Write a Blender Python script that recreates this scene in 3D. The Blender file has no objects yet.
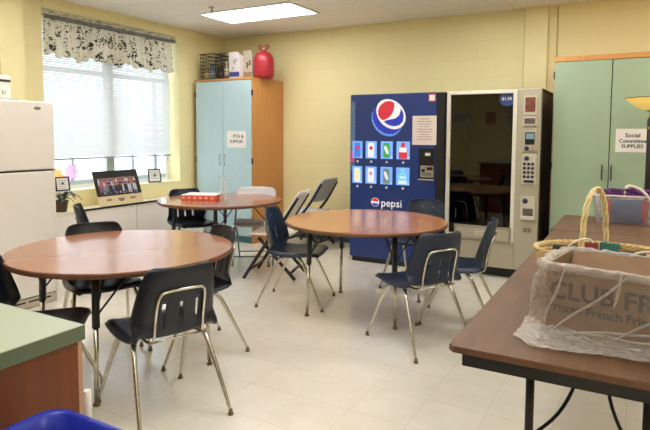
import bpy, bmesh, math, random
from mathutils import Vector, Matrix, noise
random.seed(7)
PI = math.pi
SC = bpy.context.scene
COL = SC.collection

# ------------------------------------------------------------------ camera
def make_camera():
    yaw, pitch, roll, H, F, CY = 0.51024, 0.07104, 0.00489, 1.3844, 558.48, 174.37
    f = Vector((-math.sin(yaw)*math.cos(pitch), math.cos(yaw)*math.cos(pitch), -math.sin(pitch)))
    r = Vector((math.cos(yaw), math.sin(yaw), 0)); u = r.cross(f)
    r2 = r*math.cos(roll)+u*math.sin(roll); u2 = -r*math.sin(roll)+u*math.cos(roll)
    cd = bpy.data.cameras.new('camera'); cam = bpy.data.objects.new('camera', cd); COL.objects.link(cam)
    m = Matrix(((r2.x, u2.x, -f.x, 0), (r2.y, u2.y, -f.y, 0), (r2.z, u2.z, -f.z, H), (0, 0, 0, 1)))
    cam.matrix_world = m
    cd.sensor_width = 36; cd.sensor_fit = 'HORIZONTAL'; cd.lens = F*36/650
    cd.shift_y = -(215-CY)/650
    cd.clip_start = 0.05; cd.clip_end = 100
    SC.camera = cam
make_camera()

# ------------------------------------------------------------------ world, light, exposure
SKY = 4.6
LAMP = 9.5
w = bpy.data.worlds.new('world'); SC.world = w; w.use_nodes = True
bg = w.node_tree.nodes['Background']; bg.inputs[0].default_value = (0.80, 0.90, 1.0, 1); bg.inputs[1].default_value = SKY
SC.view_settings.view_transform = 'Standard'; SC.view_settings.look = 'None'
SC.view_settings.gamma = 1; SC.view_settings.exposure = 0.3; SC.view_settings.use_curve_mapping = False
pl = bpy.data.lights.new('window_daylight', 'AREA'); pl.shape = 'RECTANGLE'; pl.size = 1.9; pl.size_y = 1.9
pl.cycles.is_portal = True
po = bpy.data.objects.new('window_daylight', pl); COL.objects.link(po); po.location = (-5.44, 4.465, 1.7); po.rotation_euler = (0, -PI/2, 0)

# ------------------------------------------------------------------ materials
def lin(c):
    def g(v):
        v /= 255.0
        return v/12.92 if v <= 0.04045 else ((v+0.055)/1.055)**2.4
    return (g(c[0]), g(c[1]), g(c[2]), 1)
def mat(name, col, rough=0.5, metal=0.0, var=0.0, scale=8.0, stretch=(1, 1, 1), bump=0.0, coat=0.0, emit=None, estr=0, trans=0, alpha=1, spec=None, bscale=None):
    m = bpy.data.materials.new(name); m.use_nodes = True; nt = m.node_tree; b = nt.nodes['Principled BSDF']
    b.inputs['Base Color'].default_value = lin(col); b.inputs['Roughness'].default_value = rough; b.inputs['Metallic'].default_value = metal
    if coat: b.inputs['Coat Weight'].default_value = coat; b.inputs['Coat Roughness'].default_value = 0.08
    if trans: b.inputs['Transmission Weight'].default_value = trans
    if spec is not None: b.inputs['Specular IOR Level'].default_value = spec
    b.inputs['Alpha'].default_value = alpha
    if emit: b.inputs['Emission Color'].default_value = lin(emit); b.inputs['Emission Strength'].default_value = estr
    tc = nt.nodes.new('ShaderNodeTexCoord'); mp = nt.nodes.new('ShaderNodeMapping'); mp.inputs['Scale'].default_value = stretch
    nz = nt.nodes.new('ShaderNodeTexNoise'); nz.inputs['Scale'].default_value = scale; nz.inputs['Detail'].default_value = 6
    nt.links.new(tc.outputs['Object'], mp.inputs[0]); nt.links.new(mp.outputs[0], nz.inputs[0])
    if var > 0:
        rp = nt.nodes.new('ShaderNodeValToRGB'); c = lin(col)
        rp.color_ramp.elements[0].position = 0.3; rp.color_ramp.elements[1].position = 0.7
        rp.color_ramp.elements[0].color = tuple(max(0, v*(1-var)) for v in c[:3])+(1,)
        rp.color_ramp.elements[1].color = tuple(min(1, v*(1+var)) for v in c[:3])+(1,)
        nt.links.new(nz.outputs[0], rp.inputs[0]); nt.links.new(rp.outputs[0], b.inputs['Base Color'])
    if bump > 0:
        bp = nt.nodes.new('ShaderNodeBump'); bp.inputs['Strength'].default_value = bump; bp.inputs['Distance'].default_value = 0.01
        src = nz
        if bscale:
            src = nt.nodes.new('ShaderNodeTexNoise'); src.inputs['Scale'].default_value = bscale; nt.links.new(tc.outputs['Object'], src.inputs[0])
        nt.links.new(src.outputs[0], bp.inputs['Height']); nt.links.new(bp.outputs[0], b.inputs['Normal'])
    return m
def tilemat(name, c1, c2, cm, bw, bh, mortar, axis, rough, offset=0.5, bump=0.3, spots=0.0, coat=0, smooth=0.1):
    """brick / tile pattern; axis = which object axes feed the 2d pattern"""
    m = bpy.data.materials.new(name); m.use_nodes = True; nt = m.node_tree; b = nt.nodes['Principled BSDF']
    tc = nt.nodes.new('ShaderNodeTexCoord'); sp = nt.nodes.new('ShaderNodeSeparateXYZ'); cb = nt.nodes.new('ShaderNodeCombineXYZ')
    nt.links.new(tc.outputs['Object'], sp.inputs[0])
    for i, a in enumerate(axis): nt.links.new(sp.outputs[a], cb.inputs[i])
    br = nt.nodes.new('ShaderNodeTexBrick'); br.inputs['Scale'].default_value = 1; br.inputs['Brick Width'].default_value = bw; br.inputs['Row Height'].default_value = bh
    br.inputs['Mortar Size'].default_value = mortar; br.inputs['Mortar Smooth'].default_value = smooth; br.offset = offset; br.squash = 1
    br.inputs['Color1'].default_value = lin(c1); br.inputs['Color2'].default_value = lin(c2); br.inputs['Mortar'].default_value = lin(cm)
    nt.links.new(cb.outputs[0], br.inputs[0])
    out = br.outputs[0]
    if spots > 0:
        nz = nt.nodes.new('ShaderNodeTexNoise'); nz.inputs['Scale'].default_value = 5; nz.inputs['Detail'].default_value = 9; nz.inputs['Roughness'].default_value = .7
        nt.links.new(tc.outputs['Object'], nz.inputs[0])
        rp = nt.nodes.new('ShaderNodeValToRGB'); rp.color_ramp.elements[0].position = .3; rp.color_ramp.elements[1].position = .65
        rp.color_ramp.elements[0].color = (1-spots, 1-spots, 1-spots*1.2, 1); rp.color_ramp.elements[1].color = (1, 1, 1, 1)
        nt.links.new(nz.outputs[0], rp.inputs[0])
        mx = nt.nodes.new('ShaderNodeMix'); mx.data_type = 'RGBA'; mx.blend_type = 'MULTIPLY'; mx.inputs[0].default_value = 1
        nt.links.new(out, mx.inputs[6]); nt.links.new(rp.outputs[0], mx.inputs[7]); out = mx.outputs[2]
    nt.links.new(out, b.inputs['Base Color']); b.inputs['Roughness'].default_value = rough
    if coat: b.inputs['Coat Weight'].default_value = coat; b.inputs['Coat Roughness'].default_value = .12
    if bump:
        bp = nt.nodes.new('ShaderNodeBump'); bp.inputs['Strength'].default_value = bump; bp.inputs['Distance'].default_value = .004; bp.invert = True
        nt.links.new(br.outputs['Fac'], bp.inputs['Height']); nt.links.new(bp.outputs[0], b.inputs['Normal'])
    return m
def film(name, col, clear, rough=0.25, gloss=.5, layers=0.0, scale=14, bump=0.0):
    """thin see-through plastic or glass: clear = share of light let through, layers = how much doubled folds vary it"""
    m = bpy.data.materials.new(name); m.use_nodes = True; nt = m.node_tree; nt.nodes.remove(nt.nodes['Principled BSDF']); out = nt.nodes['Material Output']
    tr = nt.nodes.new('ShaderNodeBsdfTransparent'); tr.inputs[0].default_value = (1, 1, 1, 1)
    b = nt.nodes.new('ShaderNodeBsdfPrincipled'); b.inputs['Base Color'].default_value = lin(col); b.inputs['Roughness'].default_value = rough; b.inputs['Specular IOR Level'].default_value = gloss
    lw = nt.nodes.new('ShaderNodeLayerWeight'); lw.inputs[0].default_value = 0.35
    mr = nt.nodes.new('ShaderNodeMapRange'); mr.inputs['To Min'].default_value = clear; mr.inputs['To Max'].default_value = clear*0.35
    nt.links.new(lw.outputs['Facing'], mr.inputs[0]); fac = mr.outputs[0]
    if layers or bump:
        tc = nt.nodes.new('ShaderNodeTexCoord'); mp = nt.nodes.new('ShaderNodeMapping'); mp.inputs['Scale'].default_value = (1, 1.5, 2.2); mp.inputs['Rotation'].default_value = (.3, .7, .2)
        nz = nt.nodes.new('ShaderNodeTexNoise'); nz.noise_type = 'RIDGED_MULTIFRACTAL'; nz.inputs['Scale'].default_value = scale; nz.inputs['Detail'].default_value = 3; nz.inputs['Distortion'].default_value = .6
        nt.links.new(tc.outputs['Object'], mp.inputs[0]); nt.links.new(mp.outputs[0], nz.inputs[0])
        m2 = nt.nodes.new('ShaderNodeMapRange'); m2.inputs['From Min'].default_value = .35; m2.inputs['From Max'].default_value = 1.1; m2.inputs['To Min'].default_value = 1; m2.inputs['To Max'].default_value = 1-layers; nt.links.new(nz.outputs[0], m2.inputs[0])
        mu = nt.nodes.new('ShaderNodeMath'); mu.operation = 'MULTIPLY'; nt.links.new(fac, mu.inputs[0]); nt.links.new(m2.outputs[0], mu.inputs[1]); fac = mu.outputs[0]
        bp = nt.nodes.new('ShaderNodeBump'); bp.inputs['Strength'].default_value = bump; bp.inputs['Distance'].default_value = .01; nt.links.new(nz.outputs[0], bp.inputs['Height']); nt.links.new(bp.outputs[0], b.inputs['Normal'])
    mx = nt.nodes.new('ShaderNodeMixShader'); nt.links.new(fac, mx.inputs[0]); nt.links.new(b.outputs[0], mx.inputs[1]); nt.links.new(tr.outputs[0], mx.inputs[2])
    nt.links.new(mx.outputs[0], out.inputs[0]); return m
def pane_glass(name, tint=(255, 255, 255), refl=.08):
    m = bpy.data.materials.new(name); m.use_nodes = True; nt = m.node_tree; nt.nodes.remove(nt.nodes['Principled BSDF']); out = nt.nodes['Material Output']
    tr = nt.nodes.new('ShaderNodeBsdfTransparent'); tr.inputs[0].default_value = lin(tint)
    g = nt.nodes.new('ShaderNodeBsdfGlossy'); g.inputs['Roughness'].default_value = .02
    mx = nt.nodes.new('ShaderNodeMixShader'); mx.inputs[0].default_value = refl
    nt.links.new(tr.outputs[0], mx.inputs[1]); nt.links.new(g.outputs[0], mx.inputs[2]); nt.links.new(mx.outputs[0], out.inputs[0]); return m
def translucent(name, col, mixf=.5):
    m = bpy.data.materials.new(name); m.use_nodes = True; nt = m.node_tree; nt.nodes.remove(nt.nodes['Principled BSDF']); out = nt.nodes['Material Output']
    d = nt.nodes.new('ShaderNodeBsdfDiffuse'); d.inputs[0].default_value = lin(col); t = nt.nodes.new('ShaderNodeBsdfTranslucent'); t.inputs[0].default_value = lin(col)
    mx = nt.nodes.new('ShaderNodeMixShader'); mx.inputs[0].default_value = mixf
    nt.links.new(d.outputs[0], mx.inputs[1]); nt.links.new(t.outputs[0], mx.inputs[2]); nt.links.new(mx.outputs[0], out.inputs[0]); return m
def wood(name, ca, cb, rough, axis='Y', coat=0.0, scale=6):
    m = bpy.data.materials.new(name); m.use_nodes = True; nt = m.node_tree; b = nt.nodes['Principled BSDF']
    tc = nt.nodes.new('ShaderNodeTexCoord'); mp = nt.nodes.new('ShaderNodeMapping')
    s = {'X': (0.12, 1, 1), 'Y': (1, 0.12, 1), 'Z': (1, 1, 0.12)}[axis]; mp.inputs['Scale'].default_value = s
    nz = nt.nodes.new('ShaderNodeTexNoise'); nz.inputs['Scale'].default_value = scale*4; nz.inputs['Detail'].default_value = 8; nz.inputs['Distortion'].default_value = .3
    rp = nt.nodes.new('ShaderNodeValToRGB'); rp.color_ramp.elements[0].color = lin(ca); rp.color_ramp.elements[1].color = lin(cb)
    rp.color_ramp.elements[0].position = .3; rp.color_ramp.elements[1].position = .7
    nt.links.new(tc.outputs['Object'], mp.inputs[0]); nt.links.new(mp.outputs[0], nz.inputs[0]); nt.links.new(nz.outputs[0], rp.inputs[0]); nt.links.new(rp.outputs[0], b.inputs['Base Color'])
    b.inputs['Roughness'].default_value = rough
    if coat: b.inputs['Coat Weight'].default_value = coat; b.inputs['Coat Roughness'].default_value = .26
    return m

M = {}
M['wall'] = tilemat('painted_block', (238, 226, 172), (236, 224, 170), (233, 220, 166), .405, .203, .004, (0, 2), .55, bump=.16)
M['wall_side'] = tilemat('painted_block_side', (238, 226, 172), (236, 224, 170), (234, 221, 167), .405, .203, .004, (1, 2), .55, bump=.16)
M['yellow'] = mat('yellow_paint', (238, 226, 172), .55, var=.02)
M['floor'] = tilemat('vinyl_tile', (236, 228, 214), (233, 225, 210), (218, 209, 192), .305, .305, .0018, (0, 1), .22, offset=0, bump=.12, spots=.09, coat=.35)
M['ceil'] = tilemat('ceiling_tile', (250, 248, 244), (249, 247, 243), (234, 230, 224), 1.22, .61, .006, (0, 1), .85, offset=0, bump=.1)
M['base'] = mat('dark_rubber_base', (66, 84, 92), .45)
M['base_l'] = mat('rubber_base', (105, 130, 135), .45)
M['white'] = mat('white_enamel', (236, 228, 220), .35, var=.015)
M['frame_w'] = mat('white_window_frame', (225, 228, 226), .4)
M['frame_g'] = mat('grey_window_frame', (150, 158, 152), .4)
M['glass'] = pane_glass('window_glass')
M['shell'] = mat('navy_black_plastic', (20, 26, 38), .32, var=.15, bump=.08, bscale=250)
M['shell_b'] = mat('blue_plastic', (26, 39, 60), .33, var=.12, bump=.08, bscale=250)
M['chrome'] = mat('worn_chrome', (206, 202, 192), .24, metal=1, var=.12, scale=30)
M['glide'] = mat('glide_metal', (120, 105, 80), .35, metal=.9)
M['black'] = mat('black_metal', (22, 22, 25), .4, var=.1)
M['blackp'] = mat('black_plastic', (14, 14, 16), .35)
M['wtop'] = mat('laminate_oak', (166, 108, 72), .27, var=0, scale=18, stretch=(.1, 1, 1), coat=.4)
M['wtop_y'] = mat('laminate_honey', (178, 117, 70), .27, var=.035, scale=18, stretch=(.1, 1, 1), coat=.4)
M['wtop_r'] = mat('laminate_cherry', (160, 99, 69), .27, var=.035, scale=18, stretch=(.1, 1, 1), coat=.4)
M['wedge'] = mat('brown_edge', (106, 66, 42), .4, var=.08)
M['walnut'] = wood('walnut_laminate', (96, 68, 46), (114, 82, 56), .5, 'Y', scale=5)
M['walnut_edge'] = mat('walnut_edge', (96, 64, 42), .5, var=.15, scale=30)
M['oak'] = wood('oak_veneer', (202, 140, 76), (212, 152, 88), .45, 'Z')
M['sage'] = mat('sage_green_laminate', (158, 178, 150), .45, var=.02)
M['aqua'] = mat('pale_aqua_laminate', (178, 204, 210), .4, var=.02)
M['steel'] = mat('brushed_steel', (175, 175, 170), .3, metal=.9)
M['bronze'] = mat('dark_bronze', (92, 86, 72), .4, metal=.5)
M['taupe'] = mat('beige_plastic', (220, 210, 194), .5)
M['grey_p'] = mat('grey_plastic', (192, 189, 188), .5)
M['paper'] = mat('paper', (238, 232, 226), .8)
M['ink'] = mat('ink', (45, 45, 50), .8)
M['redink'] = mat('red_ink', (190, 60, 60), .7)

# ------------------------------------------------------------------ geometry helpers
def box(bm, x0, x1, y0, y1, z0, z1, mi=0, bev=0.0):
    vs = [bm.verts.new(p) for p in ((x0, y0, z0), (x1, y0, z0), (x1, y1, z0), (x0, y1, z0), (x0, y0, z1), (x1, y0, z1), (x1, y1, z1), (x0, y1, z1))]
    fs = [bm.faces.new([vs[i] for i in q]) for q in ((0, 3, 2, 1), (4, 5, 6, 7), (0, 1, 5, 4), (1, 2, 6, 5), (2, 3, 7, 6), (3, 0, 4, 7))]
    for f in fs: f.material_index = mi
    if bev > 0:
        es = list({e for f in fs for e in f.edges})
        r = bmesh.ops.bevel(bm, geom=es, offset=bev, segments=2, profile=.6, affect='EDGES')
        for f in r['faces']: f.material_index = mi
    return vs
def frames(pts):
    """parallel-transport frames along a polyline"""
    T = []
    n = len(pts)
    for i in range(n):
        a = pts[max(0, i-1)]; b = pts[min(n-1, i+1)]; T.append((b-a).normalized())
    up = Vector((0, 0, 1)) if abs(T[0].z) < .9 else Vector((1, 0, 0))
    N = (up-T[0]*up.dot(T[0])).normalized(); out = []
    for t in T:
        N = (N-t*N.dot(t)).normalized(); out.append((N, t.cross(N)))
    return out
def tube(bm, pts, r, seg=10, closed=False, mi=0):
    pts = [Vector(p) for p in pts]; n = len(pts)
    rs = r if isinstance(r, (list, tuple)) else [r]*n
    fr = frames(pts); rings = []
    for p, (a, b), rr in zip(pts, fr, rs):
        rings.append([bm.verts.new(p+(a*math.cos(2*PI*k/seg)+b*math.sin(2*PI*k/seg))*rr) for k in range(seg)])
    m = n if closed else n-1
    for i in range(m):
        A, B = rings[i], rings[(i+1) % n]
        for k in range(seg):
            f = bm.faces.new((A[k], A[(k+1) % seg], B[(k+1) % seg], B[k])); f.smooth = True; f.material_index = mi
    if not closed:
        for R, rev in ((rings[0], True), (rings[-1], False)):
            f = bm.faces.new(R[::-1] if rev else R); f.material_index = mi
def smooth_path(pts, k=4):
    P = [Vector(p) for p in pts]; out = []
    for i in range(len(P)-1):
        p0 = P[max(0, i-1)]; p1 = P[i]; p2 = P[i+1]; p3 = P[min(len(P)-1, i+2)]
        for j in range(k):
            t = j/k
            out.append(0.5*((2*p1)+(-p0+p2)*t+(2*p0-5*p1+4*p2-p3)*t*t+(-p0+3*p1-3*p2+p3)*t*t*t))
    out.append(P[-1]); return out
def lathe(bm, prof, cx=0, cy=0, seg=32, mi=0, smooth=True):
    rings = []
    for r, z in prof:
        if r < 1e-5: rings.append([bm.verts.new((cx, cy, z))])
        else: rings.append([bm.verts.new((cx+r*math.cos(2*PI*k/seg), cy+r*math.sin(2*PI*k/seg), z)) for k in range(seg)])
    for A, B in zip(rings, rings[1:]):
        for k in range(seg):
            q = [A[k % len(A)], A[(k+1) % len(A)], B[(k+1) % len(B)], B[k % len(B)]]
            u = []
            for v in q:
                if v not in u: u.append(v)
            if len(u) > 2:
                f = bm.faces.new(u); f.smooth = smooth; f.material_index = mi
def prism(bm, poly, d0, d1, plane='XZ', mi=0):
    """extrude a 2-d outline; XZ: thickness along y from d0 to d1"""
    def P(a, b, d): return {'XZ': (a, d, b), 'XY': (a, b, d), 'YZ': (d, a, b)}[plane]
    A = [bm.verts.new(P(a, b, d0)) for a, b in poly]; B = [bm.verts.new(P(a, b, d1)) for a, b in poly]; n = len(poly)
    fs = [bm.faces.new(A), bm.faces.new(B[::-1])]
    for i in range(n): fs.append(bm.faces.new((A[i], B[i], B[(i+1) % n], A[(i+1) % n])))
    for f in fs: f.material_index = mi
    return fs
def obj(name, bm, m, parent=None, loc=None, rot=None):
    bmesh.ops.recalc_face_normals(bm, faces=bm.faces)
    me = bpy.data.meshes.new(name); bm.to_mesh(me); bm.free()
    for x in (m if isinstance(m, (list, tuple)) else [m]): me.materials.append(x)
    o = bpy.data.objects.new(name, me); COL.objects.link(o)
    if parent: o.parent = parent
    if loc: o.location = loc
    if rot: o.rotation_euler = rot
    return o
def B(): return bmesh.new()
def bx(name, m, parent, *a, bev=0.0, **k):
    bm = B(); box(bm, *a, bev=bev); return obj(name, bm, m, parent, **k)
def tag(o, label, cat, group=None):
    o['label'] = label; o['category'] = cat
    if group: o['group'] = group
    return o
def thing(name, label, cat, loc=(0, 0, 0), rotz=0, group=None):
    o = bpy.data.objects.new(name, None); o.empty_display_size = .1; COL.objects.link(o); o.location = loc; o.rotation_euler = (0, 0, rotz)
    return tag(o, label, cat, group)
def struct(name, bm, m): o = obj(name, bm, m); o['kind'] = 'structure'; return o
def text(name, s, size, m, parent, loc, rot=(PI/2, 0, 0), align='CENTER', ext=.0006, bold=0.0, sx=1, spacing=1):
    c = bpy.data.curves.new('t', 'FONT'); c.body = s; c.size = size; c.align_x = align; c.align_y = 'CENTER'; c.extrude = ext; c.offset = bold; c.space_line = spacing; c.resolution_u = 2
    t = bpy.data.objects.new('t', c); COL.objects.link(t)
    dg = bpy.context.evaluated_depsgraph_get(); me = bpy.data.meshes.new_from_object(t.evaluated_get(dg)); bpy.data.objects.remove(t); bpy.data.curves.remove(c)
    me.materials.clear(); me.materials.append(m)
    o = bpy.data.objects.new(name, me); COL.objects.link(o); o.parent = parent; o.location = loc; o.rotation_euler = rot; o.scale = (sx, 1, 1)
    return o
def copy_tree(o, parent=None):
    c = o.copy(); COL.objects.link(c)
    if parent: c.parent = parent
    for ch in [x for x in bpy.data.objects if x.parent == o and x != c]: copy_tree(ch, c)
    return c

# ------------------------------------------------------------------ room
XL, XR, YB, YF, ZC = -5.2, 2.4, 6.35, -2.6, 2.74
WY0, WY1, WZ0, WZ1 = 3.53, 5.42, .77, 2.63
b = B(); box(b, XL-.25, XR+.1, YF-.1, YB+.1, -.1, 0); struct('floor', b, M['floor'])
b = B(); box(b, XL-.25, XR+.1, YF-.1, YB+.1, ZC, ZC+.1); struct('ceiling', b, M['ceil'])
b = B(); box(b, XL-.25, XR+.1, YB, YB+.15, 0, ZC); struct('wall_back', b, M['wall'])
b = B(); box(b, XR, XR+.15, YF, YB, 0, ZC); struct('wall_right', b, M['wall_side'])
b = B(); box(b, XL-.25, XR+.1, YF-.15, YF, 0, ZC); struct('wall_front', b, M['wall'])
b = B()
box(b, XL-.25, XL, YF, WY0, 0, ZC); box(b, XL-.25, XL, WY1, YB, 0, ZC); box(b, XL-.25, XL, WY0, WY1, 0, WZ0); box(b, XL-.25, XL, WY0, WY1, WZ1, ZC)
struct('wall_left', b, M['wall_side'])
b = B(); box(b, XL, XL+.15, 3.02, 3.245, 0, ZC); struct('trim_1', b, M['yellow'])        # pier beside the window
b = B(); box(b, -1.10, -.87, YB-.05, YB, 0, ZC); struct('trim_2', b, M['yellow'])       # boxed pipe chase on the back wall
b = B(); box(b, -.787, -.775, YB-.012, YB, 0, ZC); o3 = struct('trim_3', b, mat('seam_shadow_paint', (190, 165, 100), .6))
b = B(); box(b, -1.112, -1.100, YB-.012, YB, 0, ZC); struct('chase_shade_line', b, o3.data.materials[0])  # added darker strip, paints in the shade line at the chase's left edge
b = B(); box(b, XL, XR, YB-.012, YB, 0, .10); struct('baseboard_back', b, M['base'])
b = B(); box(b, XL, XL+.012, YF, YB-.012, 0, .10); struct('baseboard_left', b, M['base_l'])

win = bpy.data.objects.new('window_1', None); COL.objects.link(win); win.location = (-5.40, (WY0+WY1)/2, WZ0); win['kind'] = 'structure'
hw = (WY1-WY0)/2; hh = WZ1-WZ0
b = B()
box(b, -.045, .0, -hw, -hw+.05, 0, hh); box(b, -.045, 0, hw-.05, hw, 0, hh); box(b, -.045, 0, -hw+.05, hw-.05, 0, .05); box(b, -.045, 0, -hw+.05, hw-.05, hh-.05, hh)
obj('window_frame', b, M['frame_w'], win)
b = B(); box(b, -.045, .004, -.04, .07, .05, hh-.05); obj('mullion', b, M['frame_g'], win)
b = B(); box(b, -.04, 0, -hw+.05, hw-.05, 1.26, 1.32); obj('meeting_rail', b, M['frame_g'], win)
b = B(); box(b, -.035, -.005, -hw+.05, hw-.05, .05, .1); box(b, -.035, -.005, .34, .37, .1, .42); box(b, -.035, -.005, .7, .75, .1, 1.26); box(b, -.035, -.005, -.5, -.47, .1, .42)
obj('sash', b, mat('sash_blue_grey', (178, 192, 200), .4), win)
b = B(); box(b, -.024, -.018, -hw+.05, hw-.05, .05, hh-.05); obj('window_pane', b, M['glass'], win)
b = B(); box(b, 0, .205, -hw, hw, 0, .012); obj('window_sill', b, mat('cream_sill', (240, 232, 205), .4), win)

# outside: pale ground and a low building seen under the blind
b = B(); box(b, -30, -5.6, -10, 25, -.4, -.3); o = struct('ground', b, mat('pale_pavement', (200, 205, 205), .9))
nb = thing('building', 'pale building across the yard seen through the window', 'building', (-19, 12, -.3))
bx('wall', mat('pale_siding', (225, 228, 230), .9), nb, -4, 0, -5, 5, 0, 3.2)
for k in range(3): bx('window', mat('dim_pane%d' % k, (120, 140, 150), .2), nb, -.02, .02, -3.6+k*2.8, -2.4+k*2.8, .9, 2.2)

# ------------------------------------------------------------------ ceiling lights
M['diff'] = mat('lit_diffuser', (255, 255, 255), .6, emit=(252, 252, 252), estr=LAMP)
def ceil_light(x, y, label):
    t = thing('ceiling_light', label, 'light', (x, y, ZC), 0, 'ceiling lights')
    b = B(); box(b, -.62, .62, -.30, -.275, -.014, 0); box(b, -.62, .62, .275, .30, -.014, 0); box(b, -.62, -.595, -.275, .275, -.014, 0); box(b, .595, .62, -.275, .275, -.014, 0)
    obj('light_frame', b, M['frame_w'], t)
    bx('diffuser', M['diff'], t, -.594, .594, -.274, .274, -.008, -.001)
    return t
ceil_light(-3.77, 5.19, 'flush rectangular ceiling light glowing white near the corner cabinet')
for x, y, s in ((-1.22, 5.02, 'above the soda machine'), (1.11, 5.19, 'above the crosswise folding table'), (-3.77, 2.75, 'over the large round table by the fridge'), (-1.33, 2.75, 'over the navy chairs of the middle round table'),
                (1.11, 2.75, 'over the long folding table'), (-3.77, .31, 'behind and left of the viewer'), (-1.33, .31, 'above the green countertop'), (1.11, .31, 'behind and right of the viewer')):
    ceil_light(x, y, 'flush rectangular ceiling light out of view, '+s)
t = thing('sprinkler', 'small metal fire sprinkler hanging from the ceiling beside the light', 'sprinkler', (-4.03, 4.71, ZC))
b = B(); lathe(b, [(0, -.001), (.035, -.001), (.03, -.012), (.012, -.014), (.008, -.03), (.014, -.034), (.004, -.05), (0, -.05)], seg=16); obj('sprinkler_body', b, M['steel'], t)
b = B(); lathe(b, [(0, -.052), (.022, -.052), (.022, -.055), (0, -.055)], seg=12); tube(b, [(-.012, 0, -.03), (-.015, 0, -.045), (-.004, 0, -.053)], .002, 6); tube(b, [(.012, 0, -.03), (.015, 0, -.045), (.004, 0, -.053)], .002, 6); obj('deflector', b, M['steel'], t)

# ------------------------------------------------------------------ blind and valance
t = thing('window_blind', 'white horizontal mini blind lowered over most of the window', 'blind', (-5.33, 4.475, 1.105))
M['slat'] = translucent('blind_slat', (238, 240, 240), .24)
b = B()
z = .03
while z < 1.46:
    q = [b.verts.new(p) for p in ((.006, -.90, z-.0113), (.006, .90, z-.0113), (-.006, .90, z+.0113), (-.006, -.90, z+.0113))]; b.faces.new(q); z += .0235
o = obj('slats', b, M['slat'], t); md = o.modifiers.new('thick', 'SOLIDIFY'); md.thickness = .0012
bx('bottom_rail', mat('blind_rail', (150, 152, 150), .5), t, -.013, .013, -.905, .905, -.004, .014, bev=.003)
bx('head_rail', M['frame_w'], t, -.02, .02, -.905, .905, 1.47, 1.50)
for y in (-.6, .0, .6): b = B(); tube(b, [(.0, y, .01), (.0, y, 1.48)], .0012, 5); obj('ladder_cord', b, M['frame_w'], t)

def floral():
    m = bpy.data.materials.new('floral_fabric'); m.use_nodes = True; nt = m.node_tree; bs = nt.nodes['Principled BSDF']; bs.inputs['Roughness'].default_value = .9
    uv = nt.nodes.new('ShaderNodeUVMap'); uv.uv_map = 'UVMap'
    vo = nt.nodes.new('ShaderNodeTexVoronoi'); vo.inputs['Scale'].default_value = 30; nt.links.new(uv.outputs[0], vo.inputs[0])
    nz = nt.nodes.new('ShaderNodeTexNoise'); nz.inputs['Scale'].default_value = 7; nt.links.new(uv.outputs[0], nz.inputs[0])
    n2 = nt.nodes.new('ShaderNodeTexNoise'); n2.inputs['Scale'].default_value = 60; n2.inputs['Detail'].default_value = 3; nt.links.new(uv.outputs[0], n2.inputs[0])
    ad = nt.nodes.new('ShaderNodeMath'); ad.operation = 'SUBTRACT'; nt.links.new(vo.outputs['Distance'], ad.inputs[0])
    ml = nt.nodes.new('ShaderNodeMath'); ml.operation = 'MULTIPLY_ADD'; ml.inputs[1].default_value = 1.7; ml.inputs[2].default_value = -.62; nt.links.new(nz.outputs[0], ml.inputs[0]); nt.links.new(ml.outputs[0], ad.inputs[1])
    a2 = nt.nodes.new('ShaderNodeMath'); a2.operation = 'MULTIPLY_ADD'; a2.inputs[1].default_value = .5; nt.links.new(n2.outputs[0], a2.inputs[0]); nt.links.new(ad.outputs[0], a2.inputs[2])
    rp = nt.nodes.new('ShaderNodeValToRGB'); e = rp.color_ramp.elements; e[0].position = .22; e[0].color = lin((70, 76, 74)); e[1].position = .40; e[1].color = lin((246, 242, 230))
    k = e.new(.30); k.color = lin((160, 158, 140))
    nt.links.new(a2.outputs[0], rp.inputs[0]); nt.links.new(rp.outputs[0], bs.inputs['Base Color'])
    tl = nt.nodes.new('ShaderNodeBsdfTranslucent'); nt.links.new(rp.outputs[0], tl.inputs[0]); mx = nt.nodes.new('ShaderNodeMixShader'); mx.inputs[0].default_value = .5
    out = nt.nodes['Material Output']; nt.links.new(bs.outputs[0], mx.inputs[1]); nt.links.new(tl.outputs[0], mx.inputs[2]); nt.links.new(mx.outputs[0], out.inputs[0])
    return m
def cloth(name, rows, m, parent, y0, y1, xf, n=420, seedv=0.0):
    """gathered strip: rows = list of (v, z function, x offset); xf = fold depth function"""
    b = B(); uvl = b.loops.layers.uv.new('UVMap'); G = []
    for v, zf, xo in rows:
        G.append([b.verts.new((xo+xf(i/n, v), y0+(y1-y0)*i/n, zf(i/n))) for i in range(n+1)])
    for j in range(len(rows)-1):
        for i in range(n):
            f = b.faces.new((G[j][i], G[j][i+1], G[j+1][i+1], G[j+1][i])); f.smooth = True
            for lp, (ii, jj) in zip(f.loops, ((i, j), (i+1, j), (i+1, j+1), (i, j+1))): lp[uvl].uv = (ii/n*3.2, rows[jj][0]*.55)
    o = obj(name, b, m, parent); md = o.modifiers.new('thick', 'SOLIDIFY'); md.thickness = .002; return o
t = thing('valance', 'gathered floral valance curtain hanging across the top of the window', 'curtain', (-5.2, WY0, 2.1))
fl = floral(); W = WY1-WY0
def folds(u, v): return .02*(.25+v)*(math.sin(u*170+3*math.sin(u*23))+.6*math.sin(u*97+1))
def hem(u): return .055+.02*math.sin(u*46)+.012*math.sin(u*101+1)+.03*max(0, math.sin(u*PI*7.5-.6))
rows = [(v, (lambda u, v=v: .455*(1-v)+hem(u)*v), .0) for v in (0, .08, .2, .4, .6, .8, .93, 1)]
cloth('valance_skirt', rows, fl, t, .0+.004, W-.10, folds)
rows = [(v, (lambda u, v=v: .455+.055*v+.004*math.sin(u*300)*v), .0) for v in (0, .5, 1)]
cloth('valance_header', rows, fl, t, .004, W-.10, lambda u, v: .012*(.3+v)*math.sin(u*260+2*math.sin(u*31)))
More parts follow.
